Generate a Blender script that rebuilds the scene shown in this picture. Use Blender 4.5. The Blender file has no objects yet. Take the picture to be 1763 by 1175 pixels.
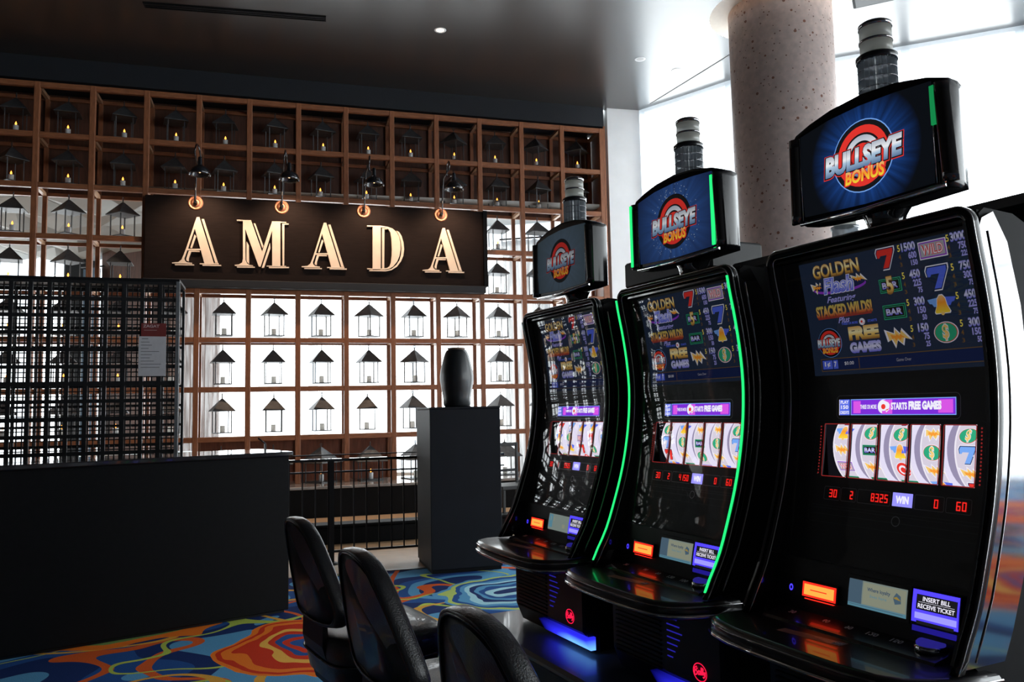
import bpy, bmesh, math, random
from mathutils import Vector, Matrix
random.seed(7)
SC = bpy.context.scene
COL = SC.collection

# ------------------------------------------------------------------ camera
PITCH, ROLL = math.radians(4.826), math.radians(-1.1435)
cp, sp, cr, sr = math.cos(PITCH), math.sin(PITCH), math.cos(ROLL), math.sin(ROLL)
Fv = Vector((0, cp, sp)); Xv = Vector((cr, -sr * sp, sr * cp)); Uv = Vector((-sr, -cr * sp, cr * cp))
cam = bpy.data.cameras.new('camera'); cam_o = bpy.data.objects.new('camera', cam); COL.objects.link(cam_o)
m = Matrix((Xv, Uv, -Fv)).transposed().to_4x4(); m.translation = Vector((0, 0, 1.33))
cam_o.matrix_world = m
cam.sensor_width = 36; cam.lens = 1400 / 1763 * 36; cam.clip_start = .05; cam.clip_end = 200
SC.camera = cam_o

# ------------------------------------------------------------------ world (white overcast daylight)
W = bpy.data.worlds.new('world'); SC.world = W; W.use_nodes = True
W.node_tree.nodes['Background'].inputs[0].default_value = (.90, .97, 1.0, 1)
W.node_tree.nodes['Background'].inputs[1].default_value = 6.5
SC.view_settings.view_transform = 'Standard'; SC.view_settings.look = 'None'
SC.view_settings.exposure = 0.0; SC.view_settings.gamma = 1.0; SC.view_settings.use_curve_mapping = False

# main facade polyline (glazed) and restaurant facade
FAC = [(2.06, 12.38), (3.45, 11.0), (6.43, 9.73), (12.0, 6.6), (15.0, 1.0), (15.0, -7.0)]
BF0, BF1 = Vector((-17.0, 17.333, 0)), Vector((2.06, 13.1, 0))
CEIL = 5.96

def portal(name, a, b, z0, z1):
    a = Vector((a[0], a[1], 0)); b = Vector((b[0], b[1], 0)); d = (b - a); L = d.length; d.normalize()
    l = bpy.data.lights.new(name, 'AREA'); l.shape = 'RECTANGLE'; l.size = L; l.size_y = z1 - z0
    l.cycles.is_portal = True
    o = bpy.data.objects.new(name, l); COL.objects.link(o)
    inward = Vector((d.y, -d.x, 0))            # facade runs left to right, room on the camera side
    mm = Matrix((d, Vector((0, 0, 1)), -inward)).transposed()
    if mm.determinant() < 0: mm = Matrix((-d, Vector((0, 0, 1)), -inward)).transposed()
    mm = mm.to_4x4(); mm.translation = (a + b) / 2 + Vector((0, 0, (z0 + z1) / 2)) + inward * .12
    o.matrix_world = mm
    return o
for i in range(len(FAC) - 1): portal('window_light', FAC[i], FAC[i + 1], 0, CEIL)
portal('window_light', BF0, BF1, 0, 4.4)

# ------------------------------------------------------------------ helpers
MATS = {}
def mat(name, col, rough=.5, metal=0., emit=None, es=0., coat=0., ncol=0., nscale=20., bump=0., bscale=60., spec=.5, stretch=None, alpha=None, trans=0.):
    if name in MATS: return MATS[name]
    M = bpy.data.materials.new(name); M.use_nodes = True; N = M.node_tree.nodes; L = M.node_tree.links
    b = N['Principled BSDF']; b.inputs['Base Color'].default_value = (*col, 1); b.inputs['Roughness'].default_value = rough
    b.inputs['Metallic'].default_value = metal; b.inputs['Coat Weight'].default_value = coat; b.inputs['Coat Roughness'].default_value = .04
    b.inputs['Specular IOR Level'].default_value = spec; b.inputs['Transmission Weight'].default_value = trans
    if emit is not None:
        b.inputs['Emission Color'].default_value = (*emit, 1); b.inputs['Emission Strength'].default_value = es
    if ncol or bump:
        tc = N.new('ShaderNodeTexCoord'); mp = N.new('ShaderNodeMapping'); L.new(tc.outputs['Object'], mp.inputs[0])
        if stretch: mp.inputs['Scale'].default_value = stretch
    if ncol:
        n = N.new('ShaderNodeTexNoise'); n.inputs['Scale'].default_value = nscale; n.inputs['Detail'].default_value = 5; L.new(mp.outputs[0], n.inputs[0])
        r = N.new('ShaderNodeMapRange'); r.inputs[1].default_value = .3; r.inputs[2].default_value = .7; r.inputs[3].default_value = 1 - ncol; r.inputs[4].default_value = 1 + ncol
        L.new(n.outputs[0], r.inputs[0])
        v = N.new('ShaderNodeVectorMath'); v.operation = 'SCALE'; v.inputs[0].default_value = col; L.new(r.outputs[0], v.inputs['Scale'])
        L.new(v.outputs[0], b.inputs['Base Color'])
    if bump:
        n2 = N.new('ShaderNodeTexNoise'); n2.inputs['Scale'].default_value = bscale; n2.inputs['Detail'].default_value = 4; L.new(mp.outputs[0], n2.inputs[0])
        bp = N.new('ShaderNodeBump'); bp.inputs['Strength'].default_value = bump; bp.inputs['Distance'].default_value = .01
        L.new(n2.outputs[0], bp.inputs['Height']); L.new(bp.outputs[0], b.inputs['Normal'])
    MATS[name] = M; return M
def emat(name, col, s=1.):
    return mat(name, (.004, .004, .004), .5, emit=col, es=s, spec=.05)
def gmat(name, stops, s=1.):
    """printed vertical gradient (flat screen print) over the object's own z"""
    if name in MATS: return MATS[name]
    M = emat(name, (1, 1, 1), s); N = M.node_tree.nodes; L = M.node_tree.links
    at = N.new('ShaderNodeAttribute'); at.attribute_name = 'print_v'
    cr_ = N.new('ShaderNodeValToRGB'); e = cr_.color_ramp.elements
    while len(e) < len(stops): e.new(.5)
    for k, (p, c) in enumerate(stops): e[k].position = p; e[k].color = (*c, 1)
    L.new(at.outputs['Fac'], cr_.inputs[0]); L.new(cr_.outputs[0], N['Principled BSDF'].inputs['Emission Color'])
    return M

class MB:
    def __init__(s): s.v = []; s.f = []; s.mi = []; s.sm = []; s.pv = {}
    def add(s, vs, fs, mi=0, smooth=False):
        o = len(s.v); s.v += [tuple(v) for v in vs]
        for f in fs: s.f.append([i + o for i in f]); s.mi.append(mi); s.sm.append(smooth)
        return s
    def box(s, x0, x1, y0, y1, z0, z1, mi=0, ch=0.):
        if ch:
            c = min(ch, (x1 - x0) / 2.01, (y1 - y0) / 2.01, (z1 - z0) / 2.01)
            vs = []; 
            for z, k in ((z0, c), (z0 + c, 0), (z1 - c, 0), (z1, c)):
                q = c if k else 0
                for (x, y) in ((x0 + c, y0 + k * 1), (x1 - c, y0 + k), (x1 - k, y0 + c), (x1 - k, y1 - c), (x1 - c, y1 - k), (x0 + c, y1 - k), (x0 + k, y1 - c), (x0 + k, y0 + c)):
                    vs.append((x, y, z))
            fs = [list(range(7, -1, -1)), list(range(24, 32))]
            for r in range(3):
                for i in range(8):
                    j = (i + 1) % 8; fs.append([r * 8 + i, r * 8 + j, r * 8 + 8 + j, r * 8 + 8 + i])
            return s.add(vs, fs, mi)
        vs = [(x, y, z) for z in (z0, z1) for y in (y0, y1) for x in (x0, x1)]
        return s.add(vs, [(0, 2, 3, 1), (4, 5, 7, 6), (0, 1, 5, 4), (2, 6, 7, 3), (0, 4, 6, 2), (1, 3, 7, 5)], mi)
    def prism(s, pts, a, b, ax='y', mi=0, smooth=False, close=True):
        """pts 2D polygon; extruded along ax from a to b. ax y: pts=(x,z); x: pts=(y,z); z: pts=(x,y)"""
        n = len(pts)
        def P(p, t):
            return (p[0], t, p[1]) if ax == 'y' else ((t, p[0], p[1]) if ax == 'x' else (p[0], p[1], t))
        vs = [P(p, a) for p in pts] + [P(p, b) for p in pts]
        fs = [[i, (i + 1) % n, (i + 1) % n + n, i + n] for i in range(n)]
        s.add(vs, fs, mi, smooth)
        if close: s.add(vs, [list(range(n - 1, -1, -1)), list(range(n, 2 * n))], mi)
        return s
    def tube(s, pts, r, n=8, mi=0, caps=True, closed=False):
        pts = [Vector(p) for p in pts]; rr = r if isinstance(r, (list, tuple)) else [r] * len(pts)
        vs = []; up = None
        for i, p in enumerate(pts):
            if closed: d = (pts[(i + 1) % len(pts)] - pts[i - 1])
            else: d = (pts[min(i + 1, len(pts) - 1)] - pts[max(i - 1, 0)])
            d.normalize()
            if up is None:
                up = Vector((0, 0, 1)) if abs(d.z) < .9 else Vector((1, 0, 0))
            a = d.cross(up)
            if a.length < 1e-5: a = d.cross(Vector((0, 1, 0)))
            a.normalize(); b = a.cross(d); up = b
            for k in range(n):
                t = 2 * math.pi * k / n; vs.append(p + (a * math.cos(t) + b * math.sin(t)) * rr[i])
        m_ = len(pts); fs = []
        for i in range(m_ if closed else m_ - 1):
            for k in range(n):
                i2 = (i + 1) % m_; fs.append([i * n + k, i * n + (k + 1) % n, i2 * n + (k + 1) % n, i2 * n + k])
        s.add(vs, fs, mi, True)
        if caps and not closed: s.add(vs[:n] + vs[-n:], [list(range(n - 1, -1, -1)), list(range(n, 2 * n))], mi)
        return s
    def lathe(s, prof, c=(0, 0, 0), n=20, mi=0, smooth=True, axis='z'):
        vs = []
        for r, z in prof:
            for k in range(n):
                t = 2 * math.pi * (k + .5) / n
                x, y = r * math.cos(t), r * math.sin(t)
                if axis == 'z': vs.append((c[0] + x, c[1] + y, c[2] + z))
                elif axis == 'y': vs.append((c[0] + x, c[1] + z, c[2] + y))
                else: vs.append((c[0] + z, c[1] + x, c[2] + y))
        fs = []
        for i in range(len(prof) - 1):
            for k in range(n): fs.append([i * n + k, i * n + (k + 1) % n, (i + 1) * n + (k + 1) % n, (i + 1) * n + k])
        s.add(vs, fs, mi, smooth)
        for i in (0, len(prof) - 1):
            if prof[i][0] > 1e-4: s.add(vs[i * n:(i + 1) * n], [list(range(n))], mi)
        return s
    def build(s, name, mats, parent=None, loc=None, rot=None, fix=True):
        me = bpy.data.meshes.new(name); me.from_pydata(s.v, [], s.f)
        for m_ in (mats if isinstance(mats, (list, tuple)) else [mats]): me.materials.append(m_)
        for p, mi, sm in zip(me.polygons, s.mi, s.sm): p.material_index = mi; p.use_smooth = sm
        if fix:
            bm = bmesh.new(); bm.from_mesh(me); bmesh.ops.remove_doubles(bm, verts=bm.verts, dist=1e-6)
            bmesh.ops.recalc_face_normals(bm, faces=bm.faces); bm.to_mesh(me); bm.free()
        if s.pv:
            at = me.attributes.new('print_v', 'FLOAT', 'POINT')
            for k, val in s.pv.items(): at.data[k].value = val
        o = bpy.data.objects.new(name, me); COL.objects.link(o)
        if parent: o.parent = parent
        if loc is not None: o.location = loc
        if rot is not None: o.rotation_euler = rot
        return o
def thing(name, label, cat, loc=(0, 0, 0), rz=0., group=None):
    o = bpy.data.objects.new(name, None); COL.objects.link(o); o.location = loc; o.rotation_euler = (0, 0, rz)
    o.empty_display_size = .1
    tag(o, label, cat, group); return o
def tag(o, label=None, cat=None, group=None, kind=None):
    if label: o['label'] = label
    if cat: o['category'] = cat
    if group: o['group'] = group
    if kind: o['kind'] = kind
    return o
def kids(o): return list(o.children)
def dup(root, loc=None, rz=None, label=None):
    r = root.copy(); COL.objects.link(r)
    if loc is not None: r.location = loc
    if rz is not None: r.rotation_euler = (0, 0, rz)
    if label: r['label'] = label
    for ch in kids(root):
        c = ch.copy(); COL.objects.link(c); c.parent = r
        for g in kids(ch):
            d = g.copy(); COL.objects.link(d); d.parent = c
    return r

# text -> 2D mesh, cached
_TX = {}
def text2d(s, bold=0., shear=0.):
    k = (s, bold, shear)
    if k in _TX: return _TX[k]
    cu = bpy.data.curves.new('glyphs', 'FONT'); cu.body = s; cu.size = 1; cu.offset = bold; cu.shear = shear; cu.fill_mode = 'FRONT'; cu.resolution_u = 3
    ob = bpy.data.objects.new('glyphs', cu); COL.objects.link(ob)
    me = bpy.data.meshes.new_from_object(ob.evaluated_get(bpy.context.evaluated_depsgraph_get()))
    vs = [(v.co.x, v.co.y) for v in me.vertices]; fs = [list(p.vertices) for p in me.polygons]
    bpy.data.objects.remove(ob); bpy.data.curves.remove(cu); bpy.data.meshes.remove(me)
    xs = [v[0] for v in vs] or [0]; ys = [v[1] for v in vs] or [0]
    x0, x1, y0, y1 = min(xs), max(xs), min(ys), max(ys)
    vs = [((x - x0) / max(x1 - x0, 1e-6) - .5, (y - y0) / max(y1 - y0, 1e-6) - .5) for x, y in vs]
    _TX[k] = (vs, fs); return _TX[k]
class Print(MB):
    """flat print laid on a surface through a mapping f(a, b, layer) -> xyz"""
    def __init__(s, f): super().__init__(); s.map = f; s.mats = []
    def _m(s, m_):
        if m_ not in s.mats: s.mats.append(m_)
        return s.mats.index(m_)
    def text(s, t, a, b, w, h, m_, bold=.02, shear=0., ly=1, slant=0., grow=0.):
        vs, fs = text2d(t, bold, shear); o = len(s.v)
        s.add([s.map(a + x * w, b + y * h * (1 + grow * x) + slant * x * w, ly) for x, y in vs], fs, s._m(m_))
        for i, (x, y) in enumerate(vs): s.pv[o + i] = y + .5
        return s
    def poly(s, pts, m_, ly=1):
        o = len(s.v); s.add([s.map(a, b, ly) for a, b in pts], [list(range(len(pts)))], s._m(m_))
        bs = [p[1] for p in pts]; lo, hi = min(bs), max(bs)
        for i, p in enumerate(pts): s.pv[o + i] = (p[1] - lo) / max(hi - lo, 1e-6)
        return s
    def rect(s, a0, a1, b0, b1, m_, ly=1, nb=1):
        nb = max(nb, int(math.ceil(abs(b1 - b0) / .012)) if abs(b1 - b0) < .3 else nb)
        for k in range(nb):
            c0 = b0 + (b1 - b0) * k / nb; c1 = b0 + (b1 - b0) * (k + 1) / nb
            s.poly([(a0, c0), (a1, c0), (a1, c1), (a0, c1)], m_, ly)
        return s
    def frame(s, a0, a1, b0, b1, t, m_, ly=1):
        s.rect(a0, a1, b0, b0 + t, m_, ly); s.rect(a0, a1, b1 - t, b1, m_, ly); s.rect(a0, a0 + t, b0, b1, m_, ly); s.rect(a1 - t, a1, b0, b1, m_, ly); return s
    def disc(s, a, b, r, m_, ly=1, ry=None, r0=0, n=36):
        ry = ry or r; o = len(s.v); q = r0 / r
        vs = []
        for k in range(n):
            t = 2 * math.pi * k / n; c, d = math.cos(t), math.sin(t)
            vs += [(a + r * c, b + ry * d), (a + r * q * c, b + ry * q * d)]
        s.add([s.map(x, y, ly) for x, y in vs], [[2 * k, 2 * ((k + 1) % n), 2 * ((k + 1) % n) + 1, 2 * k + 1] for k in range(n)] if r0 else [[2 * k for k in range(n)]], s._m(m_))
        for i, p in enumerate(vs): s.pv[o + i] = (p[1] - b) / (2 * ry) + .5
        return s
    def done(s, name, parent, kindly=True):
        # no vertex merging: print_v is per vertex
        return s.build(name, s.mats, parent, fix=False)

# ------------------------------------------------------------------ materials
black_gloss = mat('black_gloss', (.012, .012, .014), .12, coat=1., bump=.02, bscale=8)
black_satin = mat('black_satin', (.006, .0065, .008), .42, ncol=.15, nscale=40, spec=.3)
black_matte = mat('black_matte', (.004, .0045, .0055), .6, ncol=.15, nscale=30, spec=.12)
chrome = mat('chrome', (.75, .76, .78), .07, 1., ncol=.05, nscale=15)
dark_chrome = mat('dark_chrome', (.36, .35, .36), .06, 1., ncol=.06, nscale=6)
grey_metal = mat('grey_metal', (.30, .32, .34), .35, .8, ncol=.1)
leather = mat('leather', (.011, .012, .014), .34, coat=.22, bump=.2, bscale=240, ncol=.15)
piping = mat('piping', (.018, .019, .021), .25, coat=.4, bump=.1, bscale=200)
iron = mat('iron', (.016, .017, .019), .45, .3, ncol=.2, nscale=30)
wood = mat('wood', (.27, .102, .046), .42, ncol=.28, nscale=9, stretch=(6, 6, 1), bump=.08, bscale=40)
wood_h = mat('wood_rail', (.27, .102, .046), .42, ncol=.28, nscale=9, stretch=(1, 6, 6), bump=.08, bscale=40)
wood_pale = mat('wood_pale', (.50, .29, .17), .45, ncol=.2, nscale=9, stretch=(6, 1, 6))
wood_panel = mat('wood_panel', (.085, .034, .02), .5, ncol=.3, nscale=5, stretch=(7, 7, 1), bump=.05)
navy = mat('navy_paint', (.006, .009, .014), .65, ncol=.1, nscale=6)
signboard = mat('sign_board', (.013, .008, .0068), .7, ncol=.2, nscale=7, stretch=(1, 1, 8), bump=.05, bscale=60, spec=.1)
cream = mat('cream_letter', (.88, .72, .56), .6, ncol=.05, nscale=9)
copper = mat('copper', (.36, .15, .085), .42, .7, ncol=.15, nscale=30)
lamp_black = mat('lamp_black', (.01, .012, .016), .18, coat=.8, ncol=.1)
wax = mat('wax', (.86, .86, .85), .5, ncol=.04, nscale=20)
flame = emat('flame', (1., .32, .04), 5.)
lantern_metal = mat('lantern_metal', (.085, .088, .092), .5, .4, ncol=.25, nscale=25)
white_paint = mat('white_paint', (.88, .90, .91), .6, ncol=.03, nscale=4)
white_frame = mat('white_frame', (.72, .75, .77), .5, ncol=.03, nscale=4)
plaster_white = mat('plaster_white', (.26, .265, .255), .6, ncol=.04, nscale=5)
glaze = mat('ceramic', (.012, .014, .016), .38, coat=.15, ncol=.3, nscale=14, bump=.12, bscale=18)
paper = mat('paper', (.50, .50, .53), .6, ncol=.05, nscale=30)
dark_ink = mat('ink', (.10, .10, .11), .6)
paper_red = mat('paper_red', (.16, .022, .022), .5, ncol=.1)
grey_ink = mat('pale_ink', (.50, .38, .38), .6)
bronze_label = mat('bronze_label', (.42, .27, .22), .45, .2, ncol=.15, nscale=60)
def milky(name, c, gl, tr):
    M = bpy.data.materials.new(name); M.use_nodes = True; N = M.node_tree.nodes; L = M.node_tree.links
    N.remove(N['Principled BSDF']); o = N['Material Output']
    d = N.new('ShaderNodeBsdfDiffuse'); d.inputs[0].default_value = (*c, 1); t = N.new('ShaderNodeBsdfTranslucent'); t.inputs[0].default_value = (*c, 1)
    n = N.new('ShaderNodeTexNoise'); n.inputs['Scale'].default_value = 30; r = N.new('ShaderNodeMapRange'); r.inputs[3].default_value = .5; r.inputs[4].default_value = .7; L.new(n.outputs[0], r.inputs[0])
    a = N.new('ShaderNodeMixShader'); L.new(r.outputs[0], a.inputs[0]); L.new(d.outputs[0], a.inputs[1]); L.new(t.outputs[0], a.inputs[2])
    p = N.new('ShaderNodeBsdfTransparent'); p.inputs[0].default_value = (.85, .88, .9, 1); b = N.new('ShaderNodeMixShader'); b.inputs[0].default_value = tr; L.new(a.outputs[0], b.inputs[1]); L.new(p.outputs[0], b.inputs[2])
    g = N.new('ShaderNodeBsdfGlossy'); g.inputs['Roughness'].default_value = .08; q = N.new('ShaderNodeMixShader'); q.inputs[0].default_value = gl; L.new(b.outputs[0], q.inputs[1]); L.new(g.outputs[0], q.inputs[2]); L.new(q.outputs[0], o.inputs[0])
    return M
lamp_lens = milky('pale_lens', (.80, .80, .74), .07, .12)
ribbed = milky('ribbed_plastic', (.28, .31, .34), .22, .35)
frame_glare = milky('glare_washed_frame', (.86, .89, .92), .04, .25)  # window frames made see-through so they look washed out by daylight glare
green_on = emat('green_light', (.02, 1., .22), 1.15)
green_dim = emat('green_light_dim', (.01, .32, .09), .75)
strip_off = mat('strip_unlit', (.05, .052, .055), .15, coat=1., ncol=.1)

def glass_mat():
    M = bpy.data.materials.new('clear_glass'); M.use_nodes = True; N = M.node_tree.nodes; L = M.node_tree.links
    N.remove(N['Principled BSDF']); o = N['Material Output']
    t = N.new('ShaderNodeBsdfTransparent'); g = N.new('ShaderNodeBsdfGlossy'); g.inputs['Roughness'].default_value = .015; g.inputs[0].default_value = (1, 1, 1, 1)
    ge = N.new('ShaderNodeNewGeometry'); d = N.new('ShaderNodeVectorMath'); d.operation = 'DOT_PRODUCT'; L.new(ge.outputs['Normal'], d.inputs[0]); L.new(ge.outputs['Incoming'], d.inputs[1])
    def mt(op, a, b=None):
        n = N.new('ShaderNodeMath'); n.operation = op
        for i, x in enumerate((a, b)):
            if x is None: continue
            if isinstance(x, (int, float)): n.inputs[i].default_value = x
            else: L.new(x, n.inputs[i])
        return n.outputs[0]
    f = mt('ADD', mt('MULTIPLY', mt('POWER', mt('SUBTRACT', 1., mt('ABSOLUTE', d.outputs['Value'])), 5.), .94), .055)   # Schlick, both sides alike
    mx = N.new('ShaderNodeMixShader'); n = N.new('ShaderNodeTexNoise'); n.inputs['Scale'].default_value = 1.5
    r = N.new('ShaderNodeMapRange'); r.inputs[3].default_value = .94; r.inputs[4].default_value = 1.0; L.new(n.outputs[0], r.inputs[0]); L.new(r.outputs[0], t.inputs[0])
    L.new(f, mx.inputs[0]); L.new(t.outputs[0], mx.inputs[1]); L.new(g.outputs[0], mx.inputs[2]); L.new(mx.outputs[0], o.inputs[0])
    return M
glass = glass_mat()
def sheer_mat(name, c, tr, dens=.5):
    M = bpy.data.materials.new(name); M.use_nodes = True; N = M.node_tree.nodes; L = M.node_tree.links
    N.remove(N['Principled BSDF']); o = N['Material Output']
    d = N.new('ShaderNodeBsdfDiffuse'); d.inputs[0].default_value = (*c, 1); t = N.new('ShaderNodeBsdfTranslucent'); t.inputs[0].default_value = (*c, 1)
    p = N.new('ShaderNodeBsdfTransparent'); a = N.new('ShaderNodeMixShader'); a.inputs[0].default_value = .6
    b = N.new('ShaderNodeMixShader'); tc = N.new('ShaderNodeTexCoord'); n = N.new('ShaderNodeTexNoise'); n.inputs['Scale'].default_value = 3
    mp = N.new('ShaderNodeMapping'); mp.inputs['Scale'].default_value = (6, 6, .5); L.new(tc.outputs['Object'], mp.inputs[0]); L.new(mp.outputs[0], n.inputs[0])
    r = N.new('ShaderNodeMapRange'); r.inputs[1].default_value = .35; r.inputs[2].default_value = .65; r.inputs[3].default_value = tr * .4; r.inputs[4].default_value = tr * 1.6
    L.new(n.outputs[0], r.inputs[0]); L.new(r.outputs[0], b.inputs[0])
    L.new(d.outputs[0], a.inputs[1]); L.new(t.outputs[0], a.inputs[2]); L.new(a.outputs[0], b.inputs[1]); L.new(p.outputs[0], b.inputs[2]); L.new(b.outputs[0], o.inputs[0])
    return M

def carpet_mat():
    M = bpy.data.materials.new('patterned_carpet'); M.use_nodes = True; N = M.node_tree.nodes; L = M.node_tree.links
    b = N['Principled BSDF']; b.inputs['Roughness'].default_value = .95; b.inputs['Specular IOR Level'].default_value = .1
    tc = N.new('ShaderNodeTexCoord')
    def noise(vec, sc, det=2., w=None):
        n = N.new('ShaderNodeTexNoise'); n.inputs['Scale'].default_value = sc; n.inputs['Detail'].default_value = det
        L.new(vec, n.inputs[0]); return n
    def math_(op, a, c=None, d=None):
        n = N.new('ShaderNodeMath'); n.operation = op
        for i, x in enumerate((a, c, d)):
            if x is None: continue
            if isinstance(x, (int, float)): n.inputs[i].default_value = x
            else: L.new(x, n.inputs[i])
        return n.outputs[0]
    def ramp(fac, stops):
        n = N.new('ShaderNodeValToRGB'); n.color_ramp.interpolation = 'CONSTANT'; e = n.color_ramp.elements
        while len(e) < len(stops): e.new(.5)
        for k, (p, c) in enumerate(stops): e[k].position = p; e[k].color = (*c, 1)
        L.new(fac, n.inputs[0]); return n.outputs[0]
    def mix(fac, a, c):
        n = N.new('ShaderNodeMix'); n.data_type = 'RGBA'
        if isinstance(fac, float): n.inputs[0].default_value = fac
        else: L.new(fac, n.inputs[0])
        L.new(a, n.inputs[6]); L.new(c, n.inputs[7]); return n.outputs[2]
    P = tc.outputs['Object']
    wn = noise(P, 2.6, 1.5); wv = N.new('ShaderNodeVectorMath'); wv.operation = 'MULTIPLY_ADD'; wv.inputs[1].default_value = (.42, .42, 0); L.new(wn.outputs[1], wv.inputs[0]); L.new(P, wv.inputs[2])
    Q = wv.outputs[0]
    big = noise(P, 1.1, .5).outputs[0]
    NAVY, BLUE, SKY, TEAL = (.014, .035, .14), (.022, .09, .30), (.11, .34, .58), (.05, .25, .40)
    col = ramp(big, [(0, SKY), (.42, NAVY), (.50, BLUE), (.56, SKY), (.62, NAVY)])
    # threads
    for sc, wdt, c, off in ((1.0, .012, (.75, .12, .025), 0), (1.35, .010, (.50, .60, .10), 5.), (.8, .008, (.80, .40, .06), 9.)):
        mpn = N.new('ShaderNodeMapping'); mpn.inputs['Location'].default_value = (off, off, 0); L.new(P, mpn.inputs[0])
        n = noise(mpn.outputs[0], sc, 1.).outputs[0]
        a = math_('ABSOLUTE', math_('SUBTRACT', n, .5)); f = math_('LESS_THAN', a, wdt)
        rgb = N.new('ShaderNodeRGB'); rgb.outputs[0].default_value = (*c, 1); col = mix(f, col, rgb.outputs[0])
    RED, ORG, YEL, LIME, ICE = (.66, .04, .012), (.95, .21, .02), (.92, .47, .08), (.50, .62, .16), (.42, .72, .82)
    warm = [(0, YEL), (.10, BLUE), (.20, RED), (.30, BLUE), (.40, RED), (.50, YEL), (.60, RED), (.76, ORG), (.86, RED), (.93, ORG)]
    cool = [(0, NAVY), (.14, ICE), (.28, BLUE), (.38, SKY), (.48, NAVY), (.58, ICE), (.68, SKY), (.78, BLUE), (.86, LIME), (.94, SKY)]
    streak = [(0, ORG), (.16, NAVY), (.3, SKY), (.4, (.03, .04, .06)), (.55, (.22, .34, .10)), (.66, TEAL), (.74, (.22, .34, .10)), (.84, ORG)]
    cen = [((-1.16, 4.86), .52, .62, warm), ((-.02, 6.12), .55, .62, cool), ((-2.85, 5.35), .95, .62, streak), ((-.4, 7.9), .7, .5, warm), ((1.0, 4.2), .6, .6, warm),
           ((3.2, 4.6), .8, .6, warm), ((4.9, 3.2), .9, .8, cool), ((6.4, 4.2), .9, .7, warm), ((6.2, 1.4), 1.0, .8, warm), ((8.6, 2.6), 1.1, .9, cool), ((8.2, -.6), 1., .9, warm),
           ((10.5, .8), 1.1, .9, warm), ((10, 4.2), 1., .8, warm), ((12.5, 2.2), 1.1, .9, cool), ((-4.5, 4.2), .8, .7, warm), ((-4.2, 1.8), .8, .8, cool), ((-2.2, 2.2), .7, .7, warm), ((-6.4, 2.8), .9, .8, warm), ((1.5, -1), .9, .8, warm), ((-8.5, 1.5), 1., 1., cool)]
    for (cx, cy), rx, ry, st in cen:
        s1 = N.new('ShaderNodeVectorMath'); s1.operation = 'SUBTRACT'; s1.inputs[1].default_value = (cx + .21, cy + .21, 0); L.new(Q, s1.inputs[0])
        s2 = N.new('ShaderNodeVectorMath'); s2.operation = 'MULTIPLY'; s2.inputs[1].default_value = (1 / rx, 1 / ry, 0); L.new(s1.outputs[0], s2.inputs[0])
        s3 = N.new('ShaderNodeVectorMath'); s3.operation = 'LENGTH'; L.new(s2.outputs[0], s3.inputs[0])
        d = s3.outputs['Value']; f = math_('LESS_THAN', d, 1.)
        col = mix(f, col, ramp(d, st))
    fine = noise(P, 260, 2.).outputs[0]; mr = N.new('ShaderNodeMapRange'); mr.inputs[1].default_value = .3; mr.inputs[2].default_value = .7; mr.inputs[3].default_value = .85; mr.inputs[4].default_value = 1.55; L.new(fine, mr.inputs[0])
    v = N.new('ShaderNodeVectorMath'); v.operation = 'SCALE'; L.new(col, v.inputs[0]); L.new(mr.outputs[0], v.inputs['Scale']); L.new(v.outputs[0], b.inputs['Base Color'])
    bm_ = N.new('ShaderNodeBump'); bm_.inputs['Strength'].default_value = .5; bm_.inputs['Distance'].default_value = .004; L.new(fine, bm_.inputs['Height']); L.new(bm_.outputs[0], b.inputs['Normal'])
    return M
carpet = carpet_mat()
wood_floor = mat('oak_floor', (.55, .35, .20), .42, ncol=.2, nscale=6, stretch=(1, 9, 1), bump=.03, bscale=30, spec=.25)
ceil_m = mat('ceiling_paint', (.020, .017, .015), .30, coat=.6, ncol=.04, nscale=2, bump=.02, bscale=3, spec=1.)
ceil_m.node_tree.nodes['Principled BSDF'].inputs['Coat Roughness'].default_value = .24
speckle = None
def terrazzo():
    M = mat('terrazzo_concrete', (.84, .69, .645), .6, ncol=.12, nscale=14, bump=.05, bscale=80)
    N = M.node_tree.nodes; L = M.node_tree.links; b = N['Principled BSDF']
    src = b.inputs['Base Color'].links[0].from_socket
    tc = N.new('ShaderNodeTexCoord'); prev = src
    for sc, th, c, seed in ((8.5, .088, (.36, .16, .11), 0.), (23, .09, (.78, .70, .66), 3.), (17, .09, (.30, .15, .11), 7.)):
        mp = N.new('ShaderNodeMapping'); mp.inputs['Location'].default_value = (seed, seed, seed); L.new(tc.outputs['Object'], mp.inputs[0])
        v = N.new('ShaderNodeTexVoronoi'); v.inputs['Scale'].default_value = sc; L.new(mp.outputs[0], v.inputs['Vector'])
        # thin out: only some cells
        lt = N.new('ShaderNodeMath'); lt.operation = 'LESS_THAN'; lt.inputs[1].default_value = th * 1.6; L.new(v.outputs['Distance'], lt.inputs[0])
        sx = N.new('ShaderNodeSeparateColor'); L.new(v.outputs['Color'], sx.inputs[0])
        g = N.new('ShaderNodeMath'); g.operation = 'LESS_THAN'; g.inputs[1].default_value = .85; L.new(sx.outputs[0], g.inputs[0])
        mu = N.new('ShaderNodeMath'); mu.operation = 'MULTIPLY'; L.new(lt.outputs[0], mu.inputs[0]); L.new(g.outputs[0], mu.inputs[1])
        mx = N.new('ShaderNodeMix'); mx.data_type = 'RGBA'; L.new(mu.outputs[0], mx.inputs[0]); L.new(prev, mx.inputs[6]); mx.inputs[7].default_value = (*c, 1); prev = mx.outputs[2]
    L.new(prev, b.inputs['Base Color'])
    return M
speckle = terrazzo()

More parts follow.
